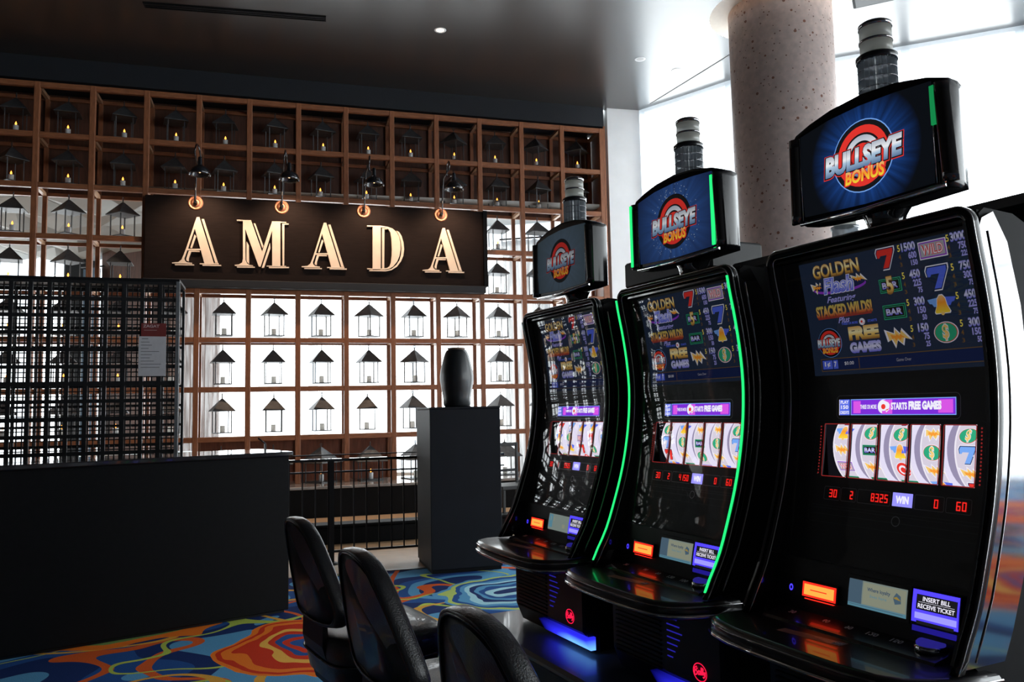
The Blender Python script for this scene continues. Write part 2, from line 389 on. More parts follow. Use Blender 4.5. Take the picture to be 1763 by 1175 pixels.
# ------------------------------------------------------------------ frames of reference
WYAW = math.radians(16.403); WD = Vector((math.cos(WYAW), math.sin(WYAW), 0)); WO = Vector((-2.8928, 10.9533, 0)); WB = Vector((-WD.y, WD.x, 0))
CW, RH, ZT = .645, .6543, 5.5946
def wpt(x, y, z=0): return WO + WD * x + WB * y + Vector((0, 0, z))
TH = math.radians(26.33); T = Vector((math.sin(TH), -math.cos(TH), 0)); NN = Vector((-math.cos(TH), -math.sin(TH), 0))
O1 = Vector((-.1638, 3.5425, 0)); PITCHM = .76; RZM = TH - math.pi / 2

# ------------------------------------------------------------------ room shell
B0 = Vector((-1.118, 6.961, 0))                      # carpet / oak boundary, parallel to the display wall
a = B0 - WD * 16; c_ = B0 + WD * 2.6
MB().add([(a.x, a.y, 0), (-16, -9, 0), (15, -9, 0), (15, 1, 0), (12, 6.6, 0), (6.43, 9.73, 0), (3.45, 11, 0), (2.3, 12.1, 0), (c_.x, c_.y, 0)], [(0, 1, 2, 3, 4, 5, 6, 7, 8)]).build('floor', carpet)['kind'] = 'structure'
MB().add([(a.x, a.y, 0), (c_.x, c_.y, 0), (2.3, 12.1, 0), (2.06, 13.1, 0), (-17, 17.33, 0)], [(0, 1, 2, 3, 4)]).build('floor_oak', wood_floor)['kind'] = 'structure'
e = MB(); p0 = B0 - WD * 9; p1 = B0 + WD * 2.6
e.add([p0 - WB * .02, p1 - WB * .02, p1 + WB * .02, p0 + WB * .02] + [v + Vector((0, 0, .006)) for v in (p0 - WB * .02, p1 - WB * .02, p1 + WB * .02, p0 + WB * .02)], [(3, 2, 1, 0), (4, 5, 6, 7), (0, 1, 5, 4), (2, 3, 7, 6), (1, 2, 6, 5), (0, 4, 7, 3)])
e.build('trim_1', mat('threshold', (.09, .04, .03), .4, ncol=.1))['kind'] = 'structure'

# ceiling with the round column recess
CC = Vector((3.234, 9.26, 0)); CRR = .80; CR = .585
bm = bmesh.new(); pw0 = wpt(-15, .1); pw1 = wpt(4.6, .1)
outer = [bm.verts.new((x, y, CEIL)) for x, y in [(-16, -9), (15.2, -9), (15.2, 1), (12.1, 6.7), (6.5, 9.9), (3.5, 11.15), (2.1, 12.6), (pw1.x, pw1.y), (pw0.x, pw0.y)]]
inner = [bm.verts.new((CC.x + CRR * math.cos(2 * math.pi * k / 64), CC.y + CRR * math.sin(2 * math.pi * k / 64), CEIL)) for k in range(64)]
ed = [bm.edges.new((l[i], l[(i + 1) % len(l)])) for l in (outer, inner) for i in range(len(l))]
bmesh.ops.triangle_fill(bm, edges=ed, use_beauty=True, normal=(0, 0, -1))
me = bpy.data.meshes.new('ceiling'); bm.to_mesh(me); bm.free(); me.materials.append(ceil_m)
co = bpy.data.objects.new('ceiling', me); COL.objects.link(co); co['kind'] = 'structure'
warm_paint = mat('recess_paint', (.80, .72, .62), .6, ncol=.03)
rec = MB().lathe([(CRR, 0), (CRR, .42)], (0, 0, 0), 64); rec.lathe([(CRR, .42), (.01, .42)], (0, 0, 0), 64)
rec.build('trim_2', warm_paint, loc=(CC.x, CC.y, CEIL))['kind'] = 'structure'
ring = thing('cove_light', 'warm glowing ring lamp hidden in the round ceiling recess around the speckled column', 'lamp', (CC.x, CC.y, CEIL + .36))
MB().tube([(.70 * math.cos(2 * math.pi * k / 48), .70 * math.sin(2 * math.pi * k / 48), 0) for k in range(48)], .012, 6, closed=True).build('light_tube', emat('warm_tube', (1., .52, .20), 15.), ring)
MB().lathe([(.685, .02), (.715, .02), (.715, .035), (.685, .035)], n=48).build('tube_holder', white_paint, ring)
col_o = MB().lathe([(CR + .02, 0), (CR + .02, .09), (CR, .10), (CR, CEIL + .41)], n=64).build('column', speckle, loc=(CC.x, CC.y, 0))
col_o['kind'] = 'structure'

# drop edge band of the ceiling by the facade
def seg_box(name, a, b, z0, z1, t, m_, inset=0.):
    a = Vector((a[0], a[1], 0)); b = Vector((b[0], b[1], 0)); d = (b - a).normalized(); nrm = Vector((-d.y, d.x, 0))
    a = a + nrm * inset; b = b + nrm * inset
    mb = MB(); vs = [a, b, b + nrm * t, a + nrm * t]
    mb.add([(v.x, v.y, z) for z in (z0, z1) for v in vs], [(3, 2, 1, 0), (4, 5, 6, 7), (0, 1, 5, 4), (1, 2, 6, 5), (2, 3, 7, 6), (3, 0, 4, 7)])
    return mb.build(name, m_)
# facade windows
wn = 0
for i in range(len(FAC) - 1):
    a = Vector((*FAC[i], 0)); b = Vector((*FAC[i + 1], 0)); L_ = (b - a).length; d = (b - a) / L_; ang = math.atan2(d.y, d.x)
    wn += 1
    win = bpy.data.objects.new('window_%d' % wn, None); COL.objects.link(win); win.location = a; win.rotation_euler = (0, 0, ang); win['kind'] = 'structure'
    fr = [('sill', 0, L_, 0, .12), ('head', 0, L_, CEIL - .05, CEIL + .5), ('transom', 0, L_, 3.56, 3.68)]
    for nm, x0, x1, z0, z1 in fr: MB().box(x0, x1, 0, .14, z0, z1).build(nm, frame_glare, win)
    xs = [0.05]
    off = {2: [], 3: [1.6 * k for k in (1, 2, 3)]}.get(i, None)
    if i == 1: xs += [1.905, 3.19]                  # the mullion seen beside the topmost sign
    else:
        k = 1
        while k * 1.55 < L_ - .4: xs.append(k * 1.55); k += 1
    for x in xs: MB().box(x - .05, x + .05, .0, .14, .12, CEIL - .05).build('mullion', frame_glare, win)
    MB().box(0, L_, .065, .075, .12, CEIL - .05).build('pane', glass, win)

# pier right of the display wall
pr = MB()
q0, q1 = wpt(4.62, 0), Vector((2.06, 12.38, 0))
vs = [q0, q1, q1 + WB * .9, q0 + WB * .9]
pr.add([(v.x, v.y, z) for z in (0, CEIL) for v in vs], [(3, 2, 1, 0), (4, 5, 6, 7), (0, 1, 5, 4), (1, 2, 6, 5), (2, 3, 7, 6), (3, 0, 4, 7)])
pr.build('wall_pier', white_paint)['kind'] = 'structure'

# shell behind and left of the camera
dark_wall = mat('dark_wall', (.05, .045, .042), .6, ncol=.1, nscale=3)
MB().box(-16.2, -16, -9, 8, 0, CEIL).build('wall_left', dark_wall)['kind'] = 'structure'
MB().box(-16.2, 15.2, -9.2, -9, 0, CEIL).build('wall_back', dark_wall)['kind'] = 'structure'
o = MB().box(-11, 4.56, 0, .55, 5.66, CEIL).build('wall_front', navy, loc=WO, rot=(0, 0, WYAW)); o['kind'] = 'structure'
o = MB().box(-15, -9.70, 0, .62, 0, CEIL).build('wall_front.001', navy, loc=WO, rot=(0, 0, WYAW)); o['kind'] = 'structure'

# ------------------------------------------------------------------ restaurant behind the display wall
bd = (BF1 - BF0); BL = bd.length; bd /= BL; bang = math.atan2(bd.y, bd.x)
def bloc(x, y):   # pixel-free helper: distance along the back facade of a plan point
    return (Vector((x, y, 0)) - BF0).dot(bd)
win = bpy.data.objects.new('window_6', None); COL.objects.link(win); win.location = BF0; win.rotation_euler = (0, 0, bang); win['kind'] = 'structure'
MB().box(0, BL, 0, .14, 0, .3).build('sill', white_frame, win)
MB().box(0, BL, 0, .14, 4.12, 5.0).build('head', frame_glare, win)
MB().box(0, BL, .065, .075, .3, 4.12).build('pane', glass, win)
for x, y in [(-14.5, 16.8), (-12.5, 16.3), (-10.6, 15.9), (-9.5, 15.7), (-3.55, 14.35), (-1.70, 13.93), (.6, 13.4)]:
    L0 = bloc(x, y); MB().box(L0 - .05, L0 + .05, -.02, .15, .3, 4.12).build('mullion', frame_glare, win)
for k, (xa, ya, xb, yb) in enumerate([(-8.35, 15.41, -7.88, 15.31), (-7.57, 15.24, -6.14, 14.92)]):
    MB().box(bloc(xa, ya), bloc(xb, yb), -.25, .05, 0, 4.45).build('wall_divider', black_matte if k == 0 else wood_panel, loc=BF0, rot=(0, 0, bang))['kind'] = 'structure'
def curtain(name, label, xa, xb, m_, amp=.045, wl=.14, z0=.3, z1=4.1, y=-.35):
    mb = MB(); n = int((xb - xa) / wl * 8); vs = []
    for k in range(n + 1):
        x = xa + (xb - xa) * k / n; yy = y + amp * math.sin(2 * math.pi * k / 8) + .02 * math.sin(k * .37)
        for z in (z0, z0 + (z1 - z0) * .5, z1): vs.append((x, yy * (1 if z < z1 else 1), z))
    fs = [[k * 3 + j, k * 3 + 3 + j, k * 3 + 4 + j, k * 3 + 1 + j] for k in range(n) for j in range(2)]
    mb.add(vs, fs, 0, True); o = thing(name, label, 'curtain', BF0, bang)
    mb.build('drape', m_, o); MB().tube([(xa - .05, y, z1 + .03), (xb + .05, y, z1 + .03)], .015, 6).build('curtain_rod', iron, o); return o
curtain('curtain', 'narrow bluish sheer curtain behind the left lattice screen', bloc(-7.88, 15.31), bloc(-7.5, 15.22), sheer_mat('sheer_blue', (.10, .135, .17), .05))
curtain('curtain', 'brown loosely woven drape in the bright window just right of the lattice screen', bloc(-6.14, 14.92), bloc(-5.10, 14.7), sheer_mat('sheer_brown', (.085, .055, .045), .07))
curtain('curtain', 'pale sheer curtain behind the right end of the lantern shelf', bloc(-.05, 13.56), bloc(.7, 13.4), sheer_mat('sheer_pale', (.20, .19, .185), .12))
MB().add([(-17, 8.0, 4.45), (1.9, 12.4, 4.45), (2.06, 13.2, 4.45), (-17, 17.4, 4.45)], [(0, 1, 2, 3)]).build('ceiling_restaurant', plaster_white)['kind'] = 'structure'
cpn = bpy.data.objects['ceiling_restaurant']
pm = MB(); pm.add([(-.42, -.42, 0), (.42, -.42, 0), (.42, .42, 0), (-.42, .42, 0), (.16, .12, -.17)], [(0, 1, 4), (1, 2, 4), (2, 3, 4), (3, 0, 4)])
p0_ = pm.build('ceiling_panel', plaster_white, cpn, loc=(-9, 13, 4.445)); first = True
for i in range(9):
    for j in range(5):
        P = Vector((-11.3 + i * .86, 11.6 + j * .86, 4.445))
        if first: p0_.location = P; first = False; continue
        q = p0_.copy(); COL.objects.link(q); q.location = P; q.rotation_euler = (0, 0, random.choice([0, 1, 2, 3]) * math.pi / 2)
# dining tables with white cloths behind the screen
def dining_table(x, y, label):
    t = thing('dining_table', label, 'table', (x, y, 0), random.random(), 'dining tables inside the restaurant')
    MB().lathe([(.44, .0), (.45, .03)], (0, 0, .72), 24).build('table_top', wood_panel, t)
    MB().tube([(0, 0, .02), (0, 0, .72)], .04, 8).build('pedestal', iron, t)
    MB().lathe([(.27, 0), (.25, .02)], (0, 0, 0), 20).build('foot', iron, t)
    cl = MB(); n = 48
    cl.lathe([(0.001, .752), (.45, .752), (.46, .74)], (x, y, 0), n)
    vs = []
    for r_, z_ in ((.46, .74), (.48, .55), (.50, .38)):
        for k in range(n):
            w_ = 1 + (.74 - z_) * .16 * math.sin(k * 2 * math.pi / 6); vs.append((x + r_ * w_ * math.cos(2 * math.pi * k / n), y + r_ * w_ * math.sin(2 * math.pi * k / n), z_))
    cl.add(vs, [[i * n + k, i * n + (k + 1) % n, (i + 1) * n + (k + 1) % n, (i + 1) * n + k] for i in range(2) for k in range(n)], 0, True)
    tag(cl.build('tablecloth', white_paint), label.replace('round table under a white cloth', 'white cloth draped over the round table'), 'tablecloth', 'tablecloths inside the restaurant')
dining_table(-6.6, 13.3, 'round table under a white cloth in the restaurant, left of the brown drape')
dining_table(-5.3, 13.2, 'round table under a white cloth in the restaurant, before the brown drape')
dining_table(-3.2, 12.9, 'round table under a white cloth in the restaurant, low behind the lantern shelf')

# ------------------------------------------------------------------ display shelf with lanterns
shelf = thing('display_shelf', 'tall brown wooden open grid shelf dividing off the restaurant, full of lanterns', 'shelf', WO, WYAW)
DEP = .50; PW = .034
def share(o, parent, x=0, y=0, z=0):
    q = o.copy(); COL.objects.link(q); q.parent = parent; q.location = (x, y, z); return q
zb = .40
post0 = MB().box(-PW, PW, 0, .07, zb, ZT + PW, ch=.004).build('post', wood, shelf)
bpost0 = MB().box(-PW * .8, PW * .8, 0, .05, zb, ZT + PW, ch=.004).build('back_post', wood, shelf)
xs = [(c - 6) * CW for c in range(-9, 14)]
post0.location = (xs[0], 0, 0); bpost0.location = (xs[0], DEP, 0)
for x in xs[1:]: share(post0, shelf, x); share(bpost0, shelf, x, DEP)
rows = [ZT - r * RH for r in range(8)]
X0, X1 = xs[0], xs[-1]
rail0 = MB().box(X0, X1, .004, .066, -PW, PW, ch=.004).build('rail', wood_h, shelf); rail0.location = (0, 0, rows[0])
brail0 = MB().box(X0, X1, .004, .046, -PW * .7, PW * .7).build('back_rail', wood_h, shelf); brail0.location = (0, DEP, rows[0])
for z in rows[1:]: share(rail0, shelf, 0, 0, z); share(brail0, shelf, 0, DEP, z)
cross0 = MB().box(-.022, .022, .066, DEP + .004, -.022, .022).build('cross_member', wood_pale, shelf); cross0.location = (xs[8], 0, rows[0])
for i, x in enumerate(xs):
    if i < 8: continue
    for r, z in enumerate(rows):
        if i == 8 and r == 0: continue
        share(cross0, shelf, x, 0, z)
MB().box(X1 + PW, X1 + PW + .03, 0, DEP + .05, zb, ZT + .07).build('end_panel', wood, shelf)
# closed backs
def back_panel(c, r0, nrow=1):
    x0 = (c - 6) * CW + .001; x1 = x0 + CW - .002
    MB().box(x0, x1, DEP + .05, DEP + .068, rows[r0] - nrow * RH + .001, rows[r0] + (.07 if r0 == 0 else -.001)).build('back_panel', wood_panel, shelf)
for c in range(-1, 13):
    back_panel(c, 0); back_panel(c, 1)
for c in range(-3, -1):
    back_panel(c, 0); back_panel(c, 1)
MB().box(-9.7, (-3 - 6) * CW, DEP + .05, DEP + .068, rows[2], rows[0] + .07).build('back_board', wood_panel, shelf)
for c in (4, 5, 6, 7): 
    x0 = (c - 6) * CW; MB().box(x0 + .001, x0 + CW - .001, DEP + .05, DEP + .068, zb, rows[7]).build('back_panel', mat('wood_panel_red', (.22, .075, .04), .5, ncol=.25, nscale=5, stretch=(7, 7, 1)), shelf)
# base plinth
pl = thing('shelf_plinth', 'long low black plinth under the wooden lantern shelf with glossy top', 'plinth', WO, WYAW)
MB().box(X0, X1 + .06, -.52, DEP + .08, 0.0, .365).build('plinth_body', black_matte, pl)
MB().box(X0, X1 + .06, -.55, DEP + .10, .365, .40, ch=.005).build('plinth_top', mat('glossy_stone', (.30, .29, .28), .18, coat=.5, ncol=.2, nscale=12), pl)
# low dark curb between railing and shelf
cb = thing('low_bench', 'long low black bench block on the oak floor behind the railing', 'bench', wpt(0, -2.75), WYAW)
MB().box(-2.0, 2.3, 0, .22, .0, .17, ch=.01).build('bench_body', black_matte, cb)
MB().box(-2.02, 2.32, -.02, .24, .17, .20, ch=.008).build('bench_top', black_matte, cb)

ORD = ['first', 'second', 'third', 'fourth', 'fifth', 'sixth', 'seventh', 'eighth', 'ninth', 'tenth', 'eleventh', 'twelfth', 'thirteenth', 'fourteenth']
ROWN = ['top row', 'second row', 'third row', 'fourth row', 'fifth row', 'sixth row', 'seventh row', 'bottom row']
# lantern proto, hanging from its hook; origin at the underside of the base plate
def lantern_proto(hw, h, rh, hook, nm='lantern'):
    t = thing(nm, 'x', 'lantern')
    e_ = hw * 1.38
    r = MB(); zt = h + rh
    r.add([(-e_, -e_, h), (e_, -e_, h), (e_, e_, h), (-e_, e_, h), (-.012, -.012, zt), (.012, -.012, zt), (.012, .012, zt), (-.012, .012, zt), (-e_, -e_, h - .008), (e_, -e_, h - .008), (e_, e_, h - .008), (-e_, e_, h - .008)],
          [(0, 1, 5, 4), (1, 2, 6, 5), (2, 3, 7, 6), (3, 0, 4, 7), (4, 5, 6, 7), (8, 9, 1, 0), (9, 10, 2, 1), (10, 11, 3, 2), (11, 8, 0, 3), (11, 10, 9, 8)])
    r.build('roof', lantern_metal, t)
    MB().box(-hw * 1.05, hw * 1.05, -hw * 1.05, hw * 1.05, 0, .012).build('base', lantern_metal, t)
    leg = None
    for sx, sy in ((-1, -1), (1, -1), (1, 1), (-1, 1)):
        if leg is None: leg = MB().box(-.006, .006, -.006, .006, .012, h).build('corner_bar', lantern_metal, t); leg.location = (sx * hw * .95, sy * hw * .95, 0)
        else: share(leg, t, sx * hw * .95, sy * hw * .95)
    k = MB(); k.tube([(0, 0, zt - .01), (0, 0, zt + hook * .6)], .008, 6)
    k.tube([(0, .0 + .018 * math.sin(a_), zt + hook * .6 + .018 - .018 * math.cos(a_)) for a_ in [i * math.pi / 5 for i in range(11)]], .0045, 5, closed=False)
    k.build('hook', lantern_metal, t)
    return t
LP = lantern_proto(.108, .30, .165, .06)
BP = lantern_proto(.15, .27, .20, .03)
# candle proto
wax_thin = None
def candle_proto(lit=True):
    t = thing('candle', 'x', 'candle')
    MB().lathe([(.033, 0), (.033, .088), (.029, .092), (.005, .088)], n=16).build('wax_body', wax if lit else milky('wax_translucent', (.88, .86, .82), .02, 0.), t)
    if lit:
        MB().tube([(0, 0, .088), (0, 0, .096)], .002, 5).build('wick', iron, t)
        MB().lathe([(.002, .094), (.012, .108), (.011, .118), (.006, .132), (.0005, .145)], n=8).build('flame', flame, t)
    return t
CP = candle_proto(); CU = candle_proto(False)
usedL = usedB = usedC = usedU = False
def put(proto, flag, P, rz, label, group):
    if not flag: o = proto; o.location = P; o.rotation_euler = (0, 0, rz); o['label'] = label
    else: o = dup(proto, P, rz, label)
    o['group'] = group; return o
for c in range(-1, 13):
    for r in range(8):
        if 2 <= r <= 3 and 3 <= c <= 9: continue
        xc = (c - 5.5) * CW + random.uniform(-.02, .02)
        rz = WYAW + random.choice([.10, .18, -.12, .3, .75, .25, .78, .05])
        side = ORD[c + 1]; where = '%s cell from the left, %s of the wooden shelf' % (side, ROWN[r])
        if r < 7:
            top = rows[r] - PW; zb_ = top - .545
            P = wpt(xc, .28, zb_); 
            put(LP, usedL, P, rz, 'black lantern, ' + where, 'lanterns hanging in the wooden shelf'); usedL = True
            lit = (r < 3 or c < 3)
        else:
            if c < 3: continue
            zb_ = .40; P = wpt(xc, .10, .401)
            put(BP, usedB, P, rz, 'large lantern, ' + where, 'larger lanterns on the shelf plinth'); usedB = True
            lit = c in (5, 6, 7)
        Pc = P + Vector((random.uniform(-.01, .01), 0, .013))
        if lit: put(CP, usedC, Pc, 0, 'lit candle, ' + where, 'candles in the shelf lanterns'); usedC = True
        else: put(CU, usedU, Pc, 0, 'unlit candle, ' + where, 'candles in the shelf lanterns'); usedU = True

# ------------------------------------------------------------------ AMADA sign
sign = thing('restaurant_sign', 'large dark brown signboard reading AMADA in cream inline capitals on the lantern shelf', 'sign', WO, WYAW)
MB().box(-1.92, 2.585, -.10, -.002, 3.10, 4.20, ch=.006).build('board', signboard, sign)
MB().box(-1.93, 2.60, -.16, -.002, 3.0, 3.10, ch=.006).build('lower_ledge', navy, sign)
MB().box(2.585, 2.64, -.12, -.002, 3.10, 4.21).build('side_trim', black_matte, sign)
LET={'A':[[(292,654),(324,656),(508,49),(391,45),(268,502),(258,550)],[(289,649),(268,499),(189,234),(147,106),(151,75),(176,52),(239,46),(239,35),(0,32),(0,43),(75,52),(112,84),(137,147),(173,258)],[(186,229),(345,235),(348,217),(181,211)],[(334,43),(566,51),(566,38),(334,31)],[(350,631),(380,632),(558,57),(524,56)],[(266,423),(287,400),(236,243),(216,245)],[(199,207),(332,207),(332,195),(228,194),(200,108),(198,67),(175,73),(169,93)],[(32,22),(264,26),(265,14),(35,10)],[(366,29),(597,31),(597,16),(369,14)]],'M':[[(24,644),(103,643),(103,630),(24,630)],[(100,643),(203,645),(351,212),(364,170),(328,23),(305,24),(130,522),(100,616)],[(350,240),(471,640),(475,527),(328,23),(305,56)],[(100,637),(130,533),(137,106),(157,61),(186,41),(232,36),(232,29),(3,24),(0,36),(55,44),(94,70),(104,119)],[(469,642),(579,645),(581,40),(476,36),(472,527)],[(562,644),(653,643),(656,631),(562,629)],[(404,38),(655,42),(655,33),(404,29)],[(236,605),(258,603),(363,303),(350,271)],[(148,358),(178,303),(183,55),(156,79),(148,107)],[(446,349),(453,279),(371,9),(343,8)],[(602,618),(687,622),(687,609),(631,605),(631,48),(608,48)],[(28,16),(255,19),(256,7),(31,2)],[(431,23),(695,29),(692,15),(436,7)]],'D':[[(79,645),(191,649),(187,35),(76,35)],[(3,645),(83,645),(82,630),(3,630)],[(0,43),(76,42),(76,28),(5,30)],[(190,648),(288,636),(353,616),(406,571),(442,506),(461,420),(463,326),(449,232),(416,151),(363,83),(310,49),(258,34),(186,30),(186,45),(271,54),(310,82),(330,135),(341,235),(344,335),(339,468),(327,548),(301,600),(262,622),(190,628)],[(209,616),(275,612),(275,602),(242,601),(235,50),(206,49)],[(409,588),(445,570),(481,514),(507,421),(515,328),(502,234),(468,153),(415,82),(336,29),(258,9),(31,6),(28,19),(258,24),(336,46),(402,101),(449,172),(472,253),(480,340),(471,440),(445,519)]]}
for ch, x0 in (('A', -1.581), ('M', -.816), ('A', .042), ('D', .9155), ('A', 1.69)):
    mb = MB()
    for k, poly in enumerate(LET[ch]): mb.prism([(x0 + a_ / 1000, 3.27 + b_ / 1000) for a_, b_ in poly], -.135 - .0004 * (k % 5), -.10, 'y')
    mb.build('letter', cream, sign)
# gooseneck lamps
for k, bx in enumerate([-1.3076, -.2207, .8744, 1.965]):
    g = thing('gooseneck_lamp', ['leftmost', 'second from left', 'third from left', 'rightmost'][k] + ' black gooseneck barn lamp over the signboard with copper rose', 'lamp', wpt(bx, -.10, 4.12), WYAW, 'gooseneck lamps above the sign')
    MB().lathe([(.095, 0), (.095, -.008), (.080, -.014), (.076, -.010), (.060, -.010), (.056, -.018), (.03, -.020)], n=28, axis='y').build('wall_rose', copper, g)
    MB().lathe([(.028, -.03), (.022, -.07), (.012, -.08)], n=14, axis='y').build('arm_socket', lamp_black, g)
    pts = [(0, -.07, 0), (.003, -.09, .03), (.005, -.095, .15), (.01, -.10, .35), (.02, -.12, .50)]
    for i in range(9):
        a_ = math.pi - i * math.pi / 8; pts.append((.025 + .045 * i / 8, -.31 - .19 * -math.cos(a_), .53 + .15 * math.sin(a_)))
    pts.append((.085, -.50, .44))
    MB().tube(pts, .011, 8).build('arm', lamp_black, g)
    sh = MB(); prof = [(.02, .16), (.026, .14), (.030, .07), (.040, .045), (.075, .03), (.11, .0), (.128, -.045), (.132, -.075), (.128, -.075), (.124, -.045), (.106, -.004), (.07, .022), (.02, .03)]
    sh.lathe(prof, (.088, -.50, .31), 28).build('shade', lamp_black, g)
    MB().lathe([(.004, -.045), (.022, -.03), (.028, -.01), (.02, .015), (.012, .03)], (.088, -.50, .31), 12).build('bulb', emat('warm_bulb', (1., .62, .3), 4.), g)
    l = bpy.data.lights.new('sign_light', 'SPOT'); l.energy = 60; l.color = (1., .68, .46); l.spot_size = math.radians(125); l.spot_blend = .8; l.shadow_soft_size = .03
    lo = bpy.data.objects.new('sign_light', l); COL.objects.link(lo); lo.parent = g; lo.location = (.088, -.50, .235); lo.rotation_euler = (math.radians(22), 0, 0)

# ------------------------------------------------------------------ host stand, lattice screen, notice
hd = Vector((1.32, .989, 0)).normalized(); hang = math.atan2(hd.y, hd.x); HP = Vector((-1.539, 5.603, 0))
hs = thing('host_stand', 'long black panelled host desk with a glossy top at the restaurant entrance', 'desk', HP, hang)
MB().box(-3.4, 0, 0, .62, 0.02, 1.045, ch=.004).build('desk_body', black_matte, hs)
MB().box(-3.43, .025, -.02, .65, 1.045, 1.075, ch=.006).build('desk_top', mat('desk_top_gloss', (.02, .02, .024), .14, coat=1., ncol=.1), hs)
MB().box(-3.38, -.02, .03, .60, 0, .02).build('desk_plinth', black_satin, hs)
MB().box(-.006, .006, .45, .47, 1.075, 1.12).tube([(0, .46, 1.12), (-.05, .47, 1.16)], .006, 6).build('pen_holder', iron, hs)
LS = Vector((-2.2, 6.3, 0))
ls = thing('lattice_screen', 'tall black metal lattice screen standing behind the host desk', 'screen', LS, WYAW)
zt = 2.35; z0_ = .05; xr = -.375; xl = -3.3
vb = MB().box(-.014, .014, 0, .02, z0_, zt).build('lattice_bar', iron, ls); vb.location = (xr, 0, 0)
k = 1
while xr - k * .126 > xl: share(vb, ls, xr - k * .126); k += 1
hb = MB().box(xl, xr, .002, .018, -.014, .014).build('lattice_rail', iron, ls); hb.location = (0, 0, zt)
k = 1
while zt - k * .128 > z0_: share(hb, ls, 0, 0, zt - k * .128); k += 1
vb2 = MB().box(-.010, .010, .0, .02, z0_, zt).build('rear_bar', iron, ls); vb2.location = (xr, .40, 0)
for k in range(1, 20): share(vb2, ls, xr - k * .151, .40)
hb2 = MB().box(xl, xr, .402, .418, -.010, .010).build('rear_rail', iron, ls); hb2.location = (0, 0, zt)
for k in range(1, 15): share(hb2, ls, 0, 0, zt - k * .155)
ms = MB(); x = xr
while x > xl: ms.box(x - .0045, x + .0045, .030, .034, z0_, zt); x -= .036
z = z0_
while z < zt: ms.box(xl, xr, .026, .030, z - .004, z + .004); z += .036
tag(ms.build('wire_mesh', iron, ls), kind='stuff')
for x in (xr, xl): MB().box(x - .018, x + .018, -.01, .43, 0, zt + .02).build('end_frame', black_satin, ls) if x == xl else MB().box(x - .012, x + .012, -.012, .024, 0, zt + .012).build('corner_post', grey_metal, ls)
MB().box(xl, xr + .012, -.008, .43, zt + .012, zt + .03).build('top_cap', black_satin, ls)
# hanging menu notice
nt = thing('notice', 'white printed sheet with dark red header hanging on the lattice screen', 'notice', LS + WD * -.548 + WB * -.012 + Vector((0, 0, 1.637)), WYAW)
MB().box(-.096, .096, -.004, 0, 0, .30).build('sheet', paper, nt)
MB().box(-.080, .095, -.007, -.002, .30, .40).build('header', paper_red, nt)
pr_ = Print(lambda a, b, l: (a, -.0045 - .0004 * l, b))
for i in range(9): 
    w_ = random.uniform(.05, .15); pr_.rect(-.08, -.08 + w_, .255 - i * .024, .259 - i * .024, dark_ink)
pr_.rect(-.075, -.03, .28, .285, dark_ink)
pr_.done('printed_lines', nt)
pr2 = Print(lambda a, b, l: (a, -.0075 - .0004 * l, b)); pr2.text('ZAGAT', -.01, .378, .115, .022, grey_ink, .03); pr2.rect(-.06, .03, .345, .348, grey_ink); pr2.done('header_text', nt)

# ------------------------------------------------------------------ railing
rl = thing('railing', 'black metal bar railing with flat handrail on the oak floor by the pedestal', 'railing', Vector((-1.633, 7.324, 0)), WYAW)
MB().box(-.75, 1.6, -.02, .03, .90, .925, ch=.004).build('handrail', black_gloss, rl)
MB().box(-.75, 1.6, -.008, .012, .80, .815).build('upper_rail', iron, rl)
MB().box(-.75, 1.6, -.008, .012, .10, .12).build('lower_rail', iron, rl)
MB().box(-.75, 1.6, .16, .18, .945, .955).build('rear_cap', iron, rl)
b0 = MB().box(-.006, .006, -.004, .008, .12, .90).build('baluster', iron, rl); b0.location = (-.70, 0, 0)
for k in range(1, 21): share(b0, rl, -.70 + k * .112)
MB().box(-.022, .022, -.022, .022, .01, .91).build('newel_post', black_satin, rl)
MB().lathe([(.07, 0), (.07, .008), (.04, .018)], n=24).build('foot_plate', iron, rl)
MB().box(1.5, 1.54, -.02, .02, 0, .91).build('newel_post', black_satin, rl)
# chair in the distance right of the pedestal
dc = thing('dining_chair', 'black high-back chair frame just right of the grey pedestal', 'chair', Vector((-.05, 9.3, 0)), .5)
for nm, bx_ in (('leg', (-.2, -.17, -.2, -.17, 0, .45)), ('leg', (.17, .2, -.2, -.17, 0, .45)), ('leg', (-.2, -.17, .17, .2, 0, .45)), ('leg', (.17, .2, .17, .2, 0, .45)), ('seat', (-.21, .21, -.21, .21, .45, .49)), ('back_post', (-.2, -.17, .17, .2, .49, .95)), ('back_post', (.17, .2, .17, .2, .49, .95)), ('back_rail', (-.17, .17, .17, .19, .91, .95)), ('back_rail', (-.17, .17, .17, .19, .62, .65))):
    MB().box(*bx_, ch=.004).build(nm, iron, dc)

